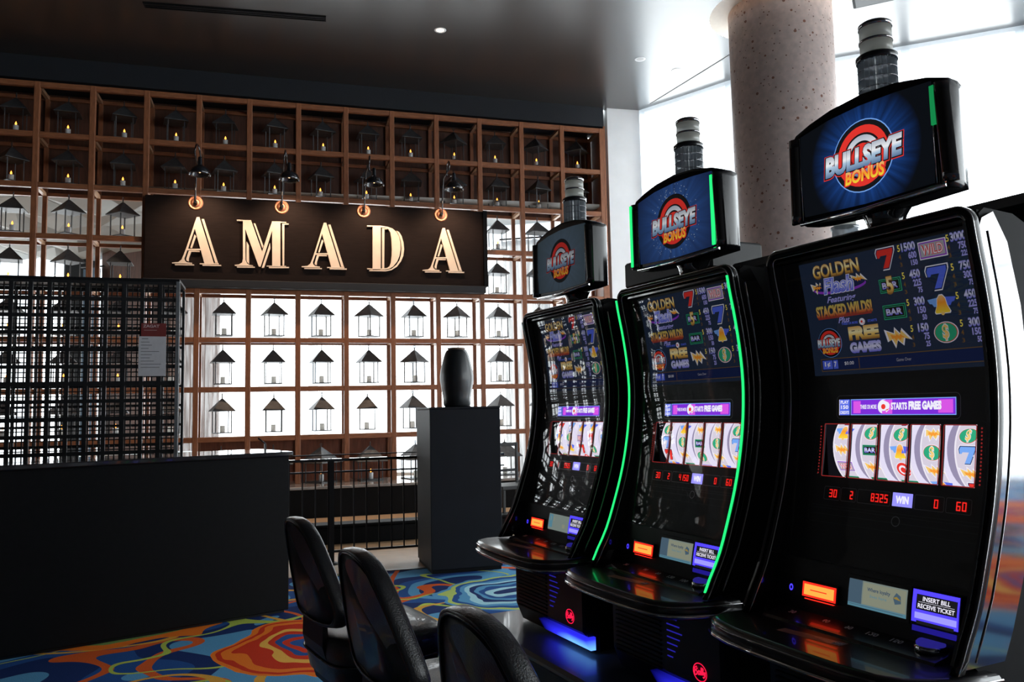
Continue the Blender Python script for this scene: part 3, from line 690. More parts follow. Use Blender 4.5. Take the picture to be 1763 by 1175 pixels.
# ------------------------------------------------------------------ pedestal and vase
pang = WYAW
ped = thing('pedestal', 'tall blue-black square pedestal carrying a dark ceramic jar', 'pedestal', Vector((-.695, 6.775, 0)), pang)
ped_m = mat('pedestal_paint', (.008, .0095, .014), .5, ncol=.12, nscale=5, bump=.02, bscale=20, spec=.18)
MB().box(0, .606, 0, .65, .03, 1.345, ch=.004).build('shaft', ped_m, ped)
MB().box(.01, .596, .01, .64, 0, .03).build('recessed_foot', black_matte, ped)
MB().box(-.003, .609, -.003, .653, 1.345, 1.362, ch=.003).build('cap', ped_m, ped)
vp = Vector((-.695, 6.775, 1.362)) + Vector((math.cos(pang), math.sin(pang), 0)) * .30 + Vector((-math.sin(pang), math.cos(pang), 0)) * .3
vz = thing('ceramic_jar', 'tall dark glazed ceramic jar with narrow flat rim on the pedestal', 'jar', vp)
MB().lathe([(.0, 0), (.105, 0), (.118, .02), (.122, .08), (.135, .16), (.146, .23), (.147, .27), (.141, .32), (.128, .38), (.113, .44), (.100, .475), (.088, .497), (.07, .505)], n=32).build('body', glaze, vz)
MB().lathe([(.065, .500), (.078, .507), (.076, .519), (.062, .520), (.055, .48)], n=32).build('rim', mat('clay_rim', (.20, .13, .09), .6, ncol=.2), vz)
# ------------------------------------------------------------------ ceiling fittings
def downlight(x, y, label, r=.07, lit=True):
    t = thing('downlight', label, 'lamp', (x, y, CEIL))
    MB().lathe([(r * .72, .0), (r, -.004), (r * 1.05, -.001), (r * 1.05, .0)], n=28).build('trim_ring', white_frame, t)
    MB().lathe([(r * .72, -.001), (r * .55, -.0005), (.001, -.0005)], n=28).build('lens', emat('downlight_lens', (1., .82, .62), 2.2) if lit else mat('lens_off', (.4, .4, .4), .3), t)
downlight(-.80, 9.56, 'small glowing recessed downlight in the dark part of the ceiling')
downlight(1.785, 10.504, 'small white recessed ceiling fitting nearer the pier', lit=False)
downlight(2.35, 10.885, 'small lit recessed fitting left of the speckled column', lit=True)
sl = thing('slot_diffuser', 'long thin black slot diffuser in the dark ceiling', 'vent', (-3.09, 9.0, CEIL), math.atan2(.408, 1.934))
MB().box(-1.0, 1.0, -.06, -.045, -.012, 0).box(-1.0, 1.0, .045, .06, -.012, 0).box(-1, -.985, -.045, .045, -.012, 0).box(.985, 1, -.045, .045, -.012, 0).build('slot_frame', black_matte, sl)
for y in (-.022, .022): MB().box(-.985, .985, y - .008, y + .008, -.010, 0).build('slot_blade', black_satin, sl)
MB().box(-.985, .985, -.045, .045, -.002, 0).build('slot_back', black_matte, sl)
bx_ = thing('ceiling_speaker', 'black rectangular ceiling fitting above the nearest topper', 'fitting', (4.19, 8.9, CEIL - .03), -TH)
MB().box(-.22, .22, -.14, .14, -.03, .03, ch=.01).build('housing', black_matte, bx_)
MB().box(-.19, .19, -.11, .11, -.034, -.03).build('grille', black_satin, bx_)
# seam strip at ceiling edge
sa, sb = Vector((2.443, 11.564, 0)), Vector((2.949, 10.45, 0)); dsm = (sb - sa).normalized(); sa -= dsm * .6; sb += dsm * .9; q = Vector((-dsm.y, dsm.x, 0)) * .008
MB().add([(v.x, v.y, z) for z in (CEIL - .006, CEIL) for v in (sa - q, sb - q, sb + q, sa + q)], [(3, 2, 1, 0), (4, 5, 6, 7), (0, 1, 5, 4), (1, 2, 6, 5), (2, 3, 7, 6), (3, 0, 4, 7)]).build('trim_3', mat('seam', (.2, .2, .2), .5))['kind'] = 'structure'
# ------------------------------------------------------------------ slot machines
def interp(x, xs_, ys_):
    if x <= xs_[0]: return ys_[0]
    for k in range(len(xs_) - 1):
        if x <= xs_[k + 1]:
            t = (x - xs_[k]) / (xs_[k + 1] - xs_[k]); t0 = t
            # smooth (Catmull-Rom)
            y0 = ys_[max(k - 1, 0)]; y1, y2 = ys_[k], ys_[k + 1]; y3 = ys_[min(k + 2, len(xs_) - 1)]
            return .5 * (2 * y1 + (y2 - y0) * t + (2 * y0 - 5 * y1 + 4 * y2 - y3) * t * t + (3 * y1 - y0 - 3 * y2 + y3) * t ** 3)
    return ys_[-1]
PZ = [.75, .80, .90, 1.0, 1.1, 1.2, 1.3, 1.4, 1.5, 1.6, 1.7, 1.76]
PN = [-.08, -.107, -.163, -.203, -.237, -.261, -.276, -.281, -.274, -.259, -.240, -.234]
def P_(z): return interp(z, PZ, PN)
GZ = [.70, .83, .90, 1.0, 1.1, 1.2, 1.3, 1.4, 1.5, 1.6, 1.7, 1.8]
GN = [-.190, -.202, -.216, -.243, -.268, -.289, -.303, -.308, -.300, -.286, -.269, -.255]
def G_(z): return interp(z, GZ, GN)
WM = .62
scr_off = mat('screen_black', (.008, .009, .012), .35, ncol=.1)
face_m = mat('face_black', (.006, .006, .007), .45, ncol=.2)
def dimc(c, k): return tuple(x * k for x in c)
def palette(tagn, k):
    g = {}
    for nm, c in dict(white=(.9, .88, 1.), gold=(.95, .62, .18), orange=(1., .35, .04), red=(.85, .04, .03), blue=(.10, .16, .85), lblue=(.2, .42, .95), lav=(.42, .40, .95), green=(.03, .42, .22), purple=(.30, .05, .62), black=(.01, .01, .012), yellow=(1., .8, .12), navy=(.01, .02, .09), grey=(.45, .43, .5), brown=(.20, .10, .03)).items():
        g[nm] = emat('print_%s_%s' % (nm, tagn), dimc(c, k), 1.)
    g['gold_g'] = gmat('print_goldg_' + tagn, [(0, dimc((.30, .12, .03), k)), (.35, dimc((.95, .60, .14), k)), (.6, dimc((1., .9, .5), k)), (1, dimc((.75, .40, .10), k))])
    g['steel_g'] = gmat('print_steelg_' + tagn, [(0, dimc((.10, .18, .35), k)), (.45, dimc((.45, .62, .80), k)), (.6, dimc((.95, .97, 1.), k)), (1, dimc((.45, .5, .6), k))])
    g['red_g'] = gmat('print_redg_' + tagn, [(0, dimc((.5, .03, .02), k)), (.5, dimc((.8, .45, .12), k)), (1, dimc((.55, .5, .12), k))])
    g['bw_g'] = gmat('print_bwg_' + tagn, [(0, dimc((.12, .12, .75), k)), (.5, dimc((.75, .75, 1.), k)), (1, dimc((.35, .35, .9), k))])
    g['fire_g'] = gmat('print_fireg_' + tagn, [(0, dimc((1., .75, .05), k)), (.6, dimc((1., .35, .03), k)), (1, dimc((.9, .55, .2), k))])
    return g
PD = palette('dim', .30); PB = palette('bright', 1.05); PT = palette('top', .50); PT1 = palette('top_veiled', .26); PTm = palette('topb', .85)  # dimmer far-topper palettes carry the veil of reflections in the print colour
SEG = {'0': 'abcdef', '1': 'bc', '2': 'abged', '3': 'abgcd', '4': 'fgbc', '5': 'afgcd', '6': 'afgedc', '7': 'abc', '8': 'abcdefg', '9': 'abcdfg'}
def seg(pr, s, a, b, w, h, m_, ly=2):
    n = len(s); cw = w / n; t = h * .13
    for i, ch in enumerate(s):
        x0 = a - w / 2 + cw * i + cw * .12; x1 = x0 + cw * .74; y0, y1 = b - h / 2, b + h / 2
        R = {'a': (x0, x1, y1 - t, y1), 'd': (x0, x1, y0, y0 + t), 'g': (x0, x1, b - t / 2, b + t / 2), 'f': (x0, x0 + t, b, y1), 'b': (x1 - t, x1, b, y1), 'e': (x0, x0 + t, y0, b), 'c': (x1 - t, x1, y0, b)}
        for c in SEG.get(ch, ''): q = R[c]; pr.rect(q[0], q[1], q[2], q[3], m_, ly)
def seven(pr, a, b, s, p, fill):
    o = [(-.5, .30), (-.42, .48), (.5, .48), (.5, .30), (.12, -.5), (-.22, -.5), (.12, .16), (-.28, .16), (-.34, .06), (-.46, .06)]
    pr.poly([(a + x * s * 1.14, b + y * s * 1.14) for x, y in o], p['white'], 2); pr.poly([(a + x * s * 1.04, b + y * s * 1.04) for x, y in o], p['navy'], 3); pr.poly([(a + x * s * .94, b + y * s * .94) for x, y in o], fill, 4)
def bolt(pr, a, b, s, p):
    o = [(-.62, .34), (-.18, .16), (-.14, .40), (.12, .12), (.18, .34), (.62, -.14), (.30, -.06), (.22, -.34), (-.04, -.12), (-.16, -.42), (-.32, -.08), (-.50, -.16)]
    pr.poly([(a + x * s * 1.12, b + y * s * 1.15) for x, y in o], p['white'], 2); pr.poly([(a + x * s * .92, b + y * s * .88) for x, y in o], p['gold'], 3)
    pr.poly([(a + x * s * .6, b + y * s * .4) for x, y in o], p['orange'], 4)
def bell(pr, a, b, s, p):
    for sx in (-1, 1): pr.poly([(a + sx * x * s, b + y * s) for x, y in [(.1, .38), (.72, .32), (.62, .12), (.5, .10), (.42, -.04), (.1, -.06)]], p['lblue'] if sx < 0 else p['blue'], 2)
    o = [(-.08, .46), (.08, .46), (.20, .30), (.25, 0), (.38, -.28), (.34, -.36), (-.34, -.36), (-.38, -.28), (-.25, 0), (-.20, .30)]
    pr.poly([(a + x * s * 1.1, b + y * s * 1.1) for x, y in o], p['white'], 3); pr.poly([(a + x * s, b + y * s) for x, y in o], p['fire_g'], 4); pr.disc(a, b - .38 * s, .09 * s, p['gold'], 5, n=12)
def dollar(pr, a, b, s, p):
    pr.disc(a, b, .60 * s, p['white'], 2, ry=.48 * s, n=24); pr.disc(a, b, .56 * s, p['red'], 3, ry=.445 * s, n=24); pr.disc(a, b, .53 * s, p['green'], 4, ry=.42 * s, n=24)
    pr.text('$', a, b, .34 * s, .78 * s, p['white'], .06, ly=5); pr.text('$', a, b, .30 * s, .70 * s, p['gold'], .02, ly=6)
def wild(pr, a, b, s, p):
    pr.rect(a - .62 * s, a + .62 * s, b - .36 * s, b + .36 * s, p['white'], 2, 2); pr.rect(a - .58 * s, a + .58 * s, b - .32 * s, b + .32 * s, p['purple'], 3, 2); pr.rect(a - .54 * s, a + .54 * s, b - .27 * s, b + .27 * s, p['grey'], 4, 2)
    pr.text('WILD', a, b, .95 * s, .42 * s, p['red'], .06, ly=5); pr.text('WILD', a, b, .93 * s, .38 * s, p['white'], .0, ly=6)
def bar(pr, a, b, s, p, five=False):
    pr.rect(a - .58 * s, a + .58 * s, b - .32 * s, b + .32 * s, p['green'], 2, 2); pr.rect(a - .54 * s, a + .54 * s, b - .28 * s, b + .28 * s, p['black'], 3, 2); pr.frame(a - .50 * s, a + .50 * s, b - .24 * s, b + .24 * s, .03 * s, p['green'], 4)
    pr.text('BAR', a, b, .82 * s, .30 * s, p['bw_g'], .04, ly=5)
    if five: pr.text('5', a, b, .40 * s, .86 * s, p['brown'], .08, ly=6); pr.text('5', a, b, .36 * s, .8 * s, p['gold_g'], .03, ly=7)
def target(pr, a, b, s, p):
    for r_, c in ((.5, 'white'), (.46, 'red'), (.30, 'white'), (.18, 'red')): pr.disc(a, b, r_ * s, p[c], 2 + int((.5 - r_) * 10), n=24)
def bullseye(pr, a, b, r, p, tw=1., rim=None):
    pr.disc(a, b, r * 1.03, rim or p['lblue'], 2); pr.disc(a, b, r, p['black'], 3); pr.disc(a, b, r * .86, p['red'], 4); pr.disc(a, b, r * .645, p['black'], 5); pr.disc(a, b, r * .585, p['steel_g'], 6); pr.disc(a, b, r * .42, p['black'], 7); pr.disc(a, b, r * .355, p['red'], 8)
    pr.text('BULLSEYE', a, b - r * .04, r * 2.84 * tw, r * .72, p['red'], .12, ly=10, shear=.12); pr.text('BULLSEYE', a, b - r * .035, r * 2.80 * tw, r * .68, p['black'], .10, ly=11, shear=.12)
    pr.text('BULLSEYE', a, b - r * .03, r * 2.70 * tw, r * .62, p['steel_g'], .06, ly=12, shear=.12)
    pr.text('BONUS', a + r * .05, b - r * .54, r * 1.42, r * .44, p['red'], .09, ly=10, shear=.12); pr.text('BONUS', a + r * .05, b - r * .535, r * 1.32, r * .38, p['fire_g'], .035, ly=12, shear=.12)
SYM = dict(s=lambda pr, a, b, s, p: seven(pr, a, b, s, p, p['lblue']), r=lambda pr, a, b, s, p: seven(pr, a, b, s, p, p['red']), o=bolt, b=bell, d=dollar, w=wild, a=bar, t=target)

trim_black = mat('trim_black', (.006, .006, .007), .16, spec=.28, bump=.02, bscale=8)
red_led = emat('red_led', (1., .02, .015), 1.1); red_dim = emat('red_led_frame', (.45, .03, .03), .6); amber = emat('amber_light', (1., .38, .06), 1.25)
red_glow = emat('red_glow', (1., .02, .01), 1.6); blue_glow = emat('blue_glow', (.06, .04, 1.), 1.7); blue_pale = emat('blue_pale', (.30, .28, 1.), 1.2); blue_dark = emat('blue_dark', (.03, .02, .5), .5)
reel_face = emat('reel_face', (.74, .68, .80), 1.); reel_edge = emat('reel_edge', (.95, .90, 1.), 1.); reel_side = emat('reel_side', (.34, .30, .46), 1.); reel_ring = emat('reel_side_ring', (.85, .80, 1.), 1.)  # reel sides and rings glow to imitate light falling inside the housing
cav_lit = emat('reel_lit_backplate', (.50, .46, .60), .8); screen_bg = emat('screen_background', (.006, .010, .021), 1.); top_bg = None  # glowing reel backplate stands in for the lit cavity wall
banner_g = emat('banner_violet', (.22, .03, .75), 1.); banner_p = emat('banner_magenta', (.75, .10, .85), 1.)
info_bg = emat('info_screen', (.22, .27, .245), .75); info_dark = emat('info_screen_dark', (.07, .12, .17), .8); info_txt = emat('info_text', (.05, .09, .16), .7); info_pale = emat('info_pale', (.27, .29, .215), .8); info_teal = emat('info_teal', (.10, .25, .33), .8)
logo_red = emat('logo_red', (1., .01, .06), 1.3); louver_m = emat('louver_blue', (.05, .04, .9), .35)
under_glow = None
def burst_mat(name, base, glow, k, spread=.21):
    M = emat(name, base, k); N = M.node_tree.nodes; L = M.node_tree.links
    tc = N.new('ShaderNodeTexCoord'); mp = N.new('ShaderNodeMapping'); mp.inputs['Location'].default_value = (-.342, 0, -1.944); mp.inputs['Scale'].default_value = (1, 0, 1)
    L.new(tc.outputs['Object'], mp.inputs[0]); sx = N.new('ShaderNodeSeparateXYZ'); L.new(mp.outputs[0], sx.inputs[0])
    at = N.new('ShaderNodeMath'); at.operation = 'ARCTAN2'; L.new(sx.outputs[2], at.inputs[0]); L.new(sx.outputs[0], at.inputs[1])
    cb = N.new('ShaderNodeCombineXYZ'); L.new(at.outputs[0], cb.inputs[0]); n = N.new('ShaderNodeTexNoise'); n.inputs['Scale'].default_value = 7; n.inputs['Detail'].default_value = 3; L.new(cb.outputs[0], n.inputs[0])
    ln = N.new('ShaderNodeVectorMath'); ln.operation = 'LENGTH'; L.new(mp.outputs[0], ln.inputs[0])
    r = N.new('ShaderNodeMapRange'); r.inputs[1].default_value = .085; r.inputs[2].default_value = spread; r.inputs[3].default_value = 1; r.inputs[4].default_value = 0; L.new(ln.outputs['Value'], r.inputs[0])
    r2 = N.new('ShaderNodeMapRange'); r2.inputs[1].default_value = .35; r2.inputs[2].default_value = .62; r2.inputs[3].default_value = .35; r2.inputs[4].default_value = 1; L.new(n.outputs[0], r2.inputs[0])
    mu = N.new('ShaderNodeMath'); mu.operation = 'MULTIPLY'; L.new(r.outputs[0], mu.inputs[0]); L.new(r2.outputs[0], mu.inputs[1])
    mx = N.new('ShaderNodeMix'); mx.data_type = 'RGBA'; L.new(mu.outputs[0], mx.inputs[0]); mx.inputs[6].default_value = (*base, 1); mx.inputs[7].default_value = (*glow, 1)
    L.new(mx.outputs[2], N['Principled BSDF'].inputs['Emission Color']); return M
burst3 = burst_mat('burst_dark', (.003, .004, .006), (.010, .052, .23), 1., .165); burst2 = burst_mat('burst_blue', (.007, .016, .055), (.018, .055, .18), 1.); burst1 = burst_mat('burst_veiled', (.020, .030, .038), (.03, .045, .065), 1.)  # farthest topper: grey veil of reflections put into the screen colour
def under_mat():
    M = emat('under_glow', (.05, .06, 1.), 1.8); N = M.node_tree.nodes; L = M.node_tree.links
    tc = N.new('ShaderNodeTexCoord'); sx = N.new('ShaderNodeSeparateXYZ'); L.new(tc.outputs['Object'], sx.inputs[0])
    a_ = N.new('ShaderNodeMapRange'); a_.inputs[1].default_value = .26; a_.inputs[2].default_value = .48; a_.inputs[3].default_value = .02; a_.inputs[4].default_value = 1; L.new(sx.outputs[0], a_.inputs[0])
    c_2 = N.new('ShaderNodeMapRange'); c_2.inputs[1].default_value = .50; c_2.inputs[2].default_value = .445; c_2.inputs[3].default_value = .12; c_2.inputs[4].default_value = 1; L.new(sx.outputs[2], c_2.inputs[0])
    mu = N.new('ShaderNodeMath'); mu.operation = 'MULTIPLY'; L.new(a_.outputs[0], mu.inputs[0]); L.new(c_2.outputs[0], mu.inputs[1])
    r = N.new('ShaderNodeValToRGB'); e = r.color_ramp.elements; e[0].color = (0, 0, .02, 1); e.new(.45); e[1].position = .45; e[1].color = (.02, .02, .7, 1); e[2].color = (.12, .35, 1, 1)
    L.new(mu.outputs[0], r.inputs[0]); L.new(r.outputs[0], N['Principled BSDF'].inputs['Emission Color']); return M
under_glow = under_mat()

def sweep(mb, path, sec, mi=0):
    """path: (u, z, inward_u, inward_z); sec: (inset, dn)"""
    n = len(sec); vs = []
    for u, z, iu, iz in path:
        for ins, dn in sec: vs.append((u + iu * ins, -(P_(z) + dn), z + iz * ins))
    fs = [[i * n + k, i * n + (k + 1) % n, (i + 1) * n + (k + 1) % n, (i + 1) * n + k] for i in range(len(path) - 1) for k in range(n)]
    mb.add(vs, fs, mi, True); mb.add(vs[:n], [list(range(n))], mi); mb.add(vs[-n:], [list(range(n))], mi)
def trim_path():
    p = []; z = .782
    while z < 1.715: p.append((0, z, 1, 0)); z += .03
    R = .040; zt_ = 1.757
    for i in range(9):
        a_ = i * math.pi / 16; p.append((R - R * math.cos(a_), zt_ - R + R * math.sin(a_), math.cos(a_), -math.sin(a_)))
    for i in range(1, 8): p.append((R + (WM - 2 * R) * i / 8, zt_, 0, -1))
    for i in range(9):
        a_ = math.pi / 2 - i * math.pi / 16; p.append((WM - R + R * math.cos(a_), zt_ - R + R * math.sin(a_), -math.cos(a_), -math.sin(a_)))
    z = 1.71
    while z > .78: p.append((WM, z, -1, 0)); z -= .03
    p.append((WM, .782, -1, 0)); return p
TP = trim_path()
def curve_panel(mb, u0, u1, z0, z1, nf, dn, n=12, mi=0, th=0., smooth=False):
    vs = []
    for k in range(n + 1):
        z = z0 + (z1 - z0) * k / n
        for u in (u0, u1): vs.append((u, -(nf(z) + dn), z))
    fs = [[2 * k, 2 * k + 1, 2 * k + 3, 2 * k + 2] for k in range(n)]
    if th:
        m_ = len(vs); vs2 = [(x, y + th, z) for x, y, z in vs]
        fs += [[i + m_ for i in reversed(f)] for f in fs]
        vs = vs + vs2
        for k in range(n): fs += [[2 * k, 2 * k + 2, 2 * k + 2 + m_, 2 * k + m_], [2 * k + 3, 2 * k + 1, 2 * k + 1 + m_, 2 * k + 3 + m_]]
        fs += [[1, 0, m_, m_ + 1], [2 * n, 2 * n + 1, 2 * n + 1 + m_, 2 * n + m_]]
    mb.add(vs, fs, mi, smooth); return mb

RW = [(.121, .197), (.208, .285), (.296, .373), (.384, .459), (.472, .548)]
RZ0, RZ1 = 1.141, 1.272
def machine(i, label, reels, digits, lit, top_green, burst, ptop):
    t = thing('slot_machine', label, 'slot machine', O1 + T * (PITCHM * i), RZM, 'bank of three slot machines')
    t.location.z = .42
    def B(mb, name, mats_, par=None, fix=True):
        o = mb.build(name, mats_, par or t, fix=fix)
        if par is None: o.location.z = -.42        # the thing's origin is at its base, meshes are drawn from the floor up
        return o
    def PR(pr, name, par=None): return B(pr, name, pr.mats, par, fix=False)
    # --- cabinet body
    back = [(-.30, 1.755), (-.40, 1.75), (-.52, 1.70), (-.60, 1.55), (-.62, 1.3), (-.62, .43)]
    front = [(P_(z) - .045, z) for z in [.80, .9, 1.0, 1.1, 1.2, 1.3, 1.4, 1.5, 1.6, 1.7, 1.74]]
    poly = [(-n, z) for n, z in [(-.22, .74)] + front + back + [(-.22, .43)]]
    # cabinet as an open shell: two side cheeks, back and top
    mb = MB()
    for u0, u1 in ((.012, .0205), (.5995, .608)): mb.prism(poly, u0, u1, 'x')
    mb.box(.03, .59, .59, .62, .43, 1.55); mb.box(.03, .59, .30, .60, 1.715, 1.74)
    mb.prism([(.30, 1.72), (.30, 1.755), (.40, 1.75), (.52, 1.70), (.60, 1.55), (.615, 1.4), (.585, 1.4), (.57, 1.53), (.50, 1.67), (.40, 1.72)], .03, .59, 'x')
    B(mb, 'cabinet_shell', black_matte)
    # side panels: glossy curved bands behind the trim
    sb_ = [(-.315, 1.745), (-.358, 1.68), (-.390, 1.54), (-.402, 1.36), (-.385, 1.15), (-.345, .98), (-.285, .85), (-.25, .79)]
    sf = [(P_(z) - .02, z) for z in [.79, .85, .95, 1.05, 1.15, 1.25, 1.35, 1.45, 1.55, 1.65, 1.70]] + [(-.275, 1.728)]
    sp = [(-n, z) for n, z in sf + sb_]
    for u0, u1 in ((.002, .012), (.608, .618)): B(MB().prism(sp, u0, u1, 'x'), 'side_panel', dark_chrome)
    B(MB().tube([(.6195, -(P_(z) - .05), z) for z in [.80 + .06 * k for k in range(16)]], .0016, 5), 'seam_line', chrome)
    # --- trim
    mb = MB(); sweep(mb, TP, [(.0, -.024), (.0, -.012), (.002, -.003), (.006, .001), (.016, .001), (.020, -.004), (.022, -.012), (.022, -.060)]); B(mb, 'front_trim', trim_black)
    for ins, r_, dn in ((.001, .0020, -.006), (.0215, .0018, -.010)):
        B(MB().tube([(u + iu * ins, -(P_(z) + dn), z + iz * ins) for u, z, iu, iz in TP], r_, 6), 'chrome_line', chrome)
    gm = green_on if lit else strip_off
    for side in (0, 1):
        ins0, ins1 = ((.003, .0095) if side == 0 else (.012, .0185)); mb = MB()
        zz = [.80 + .92 * k / 26 for k in range(27)]; sgn = 1 if side == 0 else -1; u0 = 0 if side == 0 else WM
        vs = []
        for z in zz:
            for ins, dn in ((ins0, .002), (ins0, .0062), (ins1, .0062), (ins1, .002)): vs.append((u0 + sgn * ins, -(P_(z) + dn), z))
        mb.add(vs, [[4 * k + j, 4 * k + (j + 1) % 4, 4 * k + 4 + (j + 1) % 4, 4 * k + 4 + j] for k in range(26) for j in range(4)] + [[0, 1, 2, 3], [104, 105, 106, 107]])
        o = B(mb, 'light_strip', gm)
        if lit: o['label'] = 'glowing green light strip'
    # inner reveal walls beside the glass
    for u0, u1 in ((.0205, .023), (.597, .5995)):
        mb = MB(); zz = [.83 + .9 * k / 14 for k in range(15)]
        pl_ = [(-(P_(z) - .012), z) for z in zz] + [(-(G_(z) - .03), z) for z in reversed(zz)]
        B(mb.prism(pl_, u0, u1, 'x'), 'reveal', black_gloss)
    B(MB().box(.023, .597, .255, .30, 1.722, 1.728), 'reveal', black_gloss)
    # --- glass
    B(curve_panel(MB(), .023, .597, .925, 1.715, G_, 0, 60, smooth=True), 'front_glass', glass, fix=False)
    # --- face plate with the reel windows left open
    mb = MB(); curve_panel(mb, .023, .597, RZ1 + .004, 1.72, G_, -.012, 12, th=.004); curve_panel(mb, .023, .597, .83, RZ0 - .004, G_, -.012, 10, th=.004)
    ws = [.023] + [x for a_, b_ in RW for x in (a_ - .002, b_ + .002)] + [.597]
    for k in range(0, len(ws), 2): curve_panel(mb, ws[k], ws[k + 1], RZ0 - .004, RZ1 + .004, G_, -.012, 4, th=.004)
    B(mb, 'face_plate', face_m)
    # --- upper screen
    fmap = lambda a_, b_, l: (a_, -(G_(b_) - .0118 + .0005 * l), b_)
    o = B(curve_panel(MB(), .085, .592, 1.405, 1.712, lambda z: G_(z), -.0117, 10), 'upper_screen', screen_bg, fix=False)
    o.location.z = -.42
    p = PD; pr = Print(fmap)
    cols = [(.362, [('red7', 1.683, ('1500', '600', '150')), ('bar5', 1.617, ('450', '225', '75')), ('bar', 1.552, ('300', '150', '50')), ('bolt', 1.489, ('150', '75', '25'))]),
            (.490, [('wild', 1.683, ('3000', '750', '225')), ('blue7', 1.617, ('750', '300', '75')), ('bell', 1.552, ('450', '225', '75')), ('dollar', 1.489, ('300', '150', '50'))])]
    for cu, items in cols:
        for kind, z, nums in items:
            if kind == 'red7': seven(pr, cu, z, .050, p, p['red'])
            elif kind == 'blue7': seven(pr, cu, z, .054, p, p['blue'])
            elif kind == 'wild': wild(pr, cu, z, .058, p)
            elif kind == 'bar5': bar(pr, cu, z, .054, p, True)
            elif kind == 'bar': bar(pr, cu, z, .056, p)
            elif kind == 'bell': bell(pr, cu, z, .050, p)
            elif kind == 'bolt': bolt(pr, cu, z, .056, p)
            else: dollar(pr, cu, z, .052, p)
            for k, nn_ in enumerate(nums):
                hh = (.0215, .0165, .0135)[k]; zz_ = z + (.017, -.004, -.022)[k]; w_ = len(nn_) * hh * .44
                pr.text(nn_, cu + .085 - w_ / 2, zz_, w_, hh, p['lav'] if k else p['bw_g'], .04, ly=2)
                pr.text('543'[k], cu + .040, zz_, .007, hh * .75, p['yellow'] if k == 0 else p['brown'], .02, ly=2)
    pr.text('GOLDEN', .206, 1.682, .152, .038, p['brown'], .06, ly=3); pr.text('GOLDEN', .206, 1.683, .150, .036, p['gold_g'], .02, ly=4)
    pr.disc(.208, 1.636, .086, p['purple'], 2, ry=.017); pr.disc(.208, 1.640, .084, p['navy'], 3, ry=.014)
    bolt(pr, .140, 1.641, .036, p); bolt(pr, .274, 1.646, .036, p)
    pr.text('Flash', .207, 1.641, .102, .045, p['white'], .07, ly=5, shear=.2); pr.text('Flash', .207, 1.641, .099, .042, p['blue'], .045, ly=6, shear=.2); pr.text('Flash', .207, 1.641, .094, .038, p['bw_g'], .0, ly=7, shear=.2)
    pr.text('Featuring', .208, 1.603, .095, .021, p['lav'], .02, shear=.4)
    pr.rect(.122, .295, 1.556, 1.566, emat('print_redband', (.10, .012, .01), 1.), 1)
    pr.text('STACKED WILDS!', .210, 1.576, .182, .033, p['brown'], .08, ly=3); pr.text('STACKED WILDS!', .210, 1.576, .180, .031, p['red_g'], .04, ly=4)
    pr.text('Plus', .206, 1.549, .038, .016, p['lav'], .02, shear=.4)
    bullseye(pr, .150, 1.492, .038, p, .75)
    pr.text('THREE OR MORE', .222, 1.538, .052, .0065, p['blue'], .03); pr.text('STARTS', .293, 1.538, .028, .0065, p['blue'], .03); target(pr, .262, 1.538, .018, p)
    pr.text('FREE', .262, 1.510, .094, .036, p['gold_g'], .07, ly=3); pr.text('GAMES', .262, 1.473, .097, .029, p['bw_g'], .07, ly=3)
    pr.frame(.112, .578, 1.416, 1.450, .0016, p['brown'], 2); pr.rect(.115, .576, 1.419, 1.447, p['navy'], 1)
    pr.rect(.117, .150, 1.422, 1.445, p['blue'], 2); pr.rect(.153, .168, 1.422, 1.445, p['blue'], 2); pr.text('1¢', .134, 1.434, .019, .015, p['white'], .02, ly=4); pr.text('7', .160, 1.434, .008, .014, p['white'], .02, ly=4)
    pr.text('$0.00', .205, 1.434, .030, .010, p['white'], .0, ly=3); pr.text('Game Over', .37, 1.434, .042, .008, p['grey'], .0, ly=3)
    pr.rect(.236, .2378, 1.419, 1.447, p['brown'], 3)
    PR(pr, 'paytable_print')
    # --- banner
    pr = Print(fmap); pr.rect(.205, .500, 1.299, 1.338, banner_g, 1); pr.rect(.212, .235, 1.303, 1.334, banner_p, 2); pr.rect(.455, .493, 1.303, 1.334, banner_p, 2); pr.rect(.30, .33, 1.301, 1.336, banner_p, 2)
    pr.frame(.204, .501, 1.298, 1.339, .0018, PB['lblue'], 3)
    pr.rect(.166, .200, 1.298, 1.339, PB['blue'], 1); pr.rect(.166, .1675, 1.298, 1.339, PB['white'], 2)
    pr.text('PLAY', .184, 1.332, .026, .009, PB['white'], .03, ly=3); pr.text('150', .184, 1.319, .024, .010, PB['white'], .03, ly=3); pr.text('CREDITS', .184, 1.305, .029, .008, PB['white'], .03, ly=3)
    pr.text('THREE OR MORE', .259, 1.319, .050, .011, PB['white'], .03, ly=3); target(pr, .305, 1.319, .036, PB); pr.text('STARTS', .349, 1.320, .046, .018, PB['white'], .05, ly=3); pr.text('FREE GAMES', .420, 1.321, .088, .021, PB['white'], .07, ly=3)
    PR(pr, 'bonus_banner')
    fr = Print(fmap); ym = mat('face_line', (.35, .35, .37), .3, .6)
    def rrect(pr_, a0, a1, b0, b1, r, w, m_):
        pts = []
        for cx, cy, s0 in ((a1 - r, b1 - r, 0), (a0 + r, b1 - r, 1), (a0 + r, b0 + r, 2), (a1 - r, b0 + r, 3)):
            for k in range(5): a_ = (s0 + k / 4) * math.pi / 2; pts.append((cx, cy, math.cos(a_), math.sin(a_)))
        n = len(pts); vs = []
        for cx, cy, c, s in pts: vs += [pr_.map(cx + r * c, cy + r * s, 2), pr_.map(cx + (r - w) * c, cy + (r - w) * s, 2)]
        pr_.add(vs, [[2 * k, 2 * ((k + 1) % n), 2 * ((k + 1) % n) + 1, 2 * k + 1] for k in range(n)], pr_._m(m_))
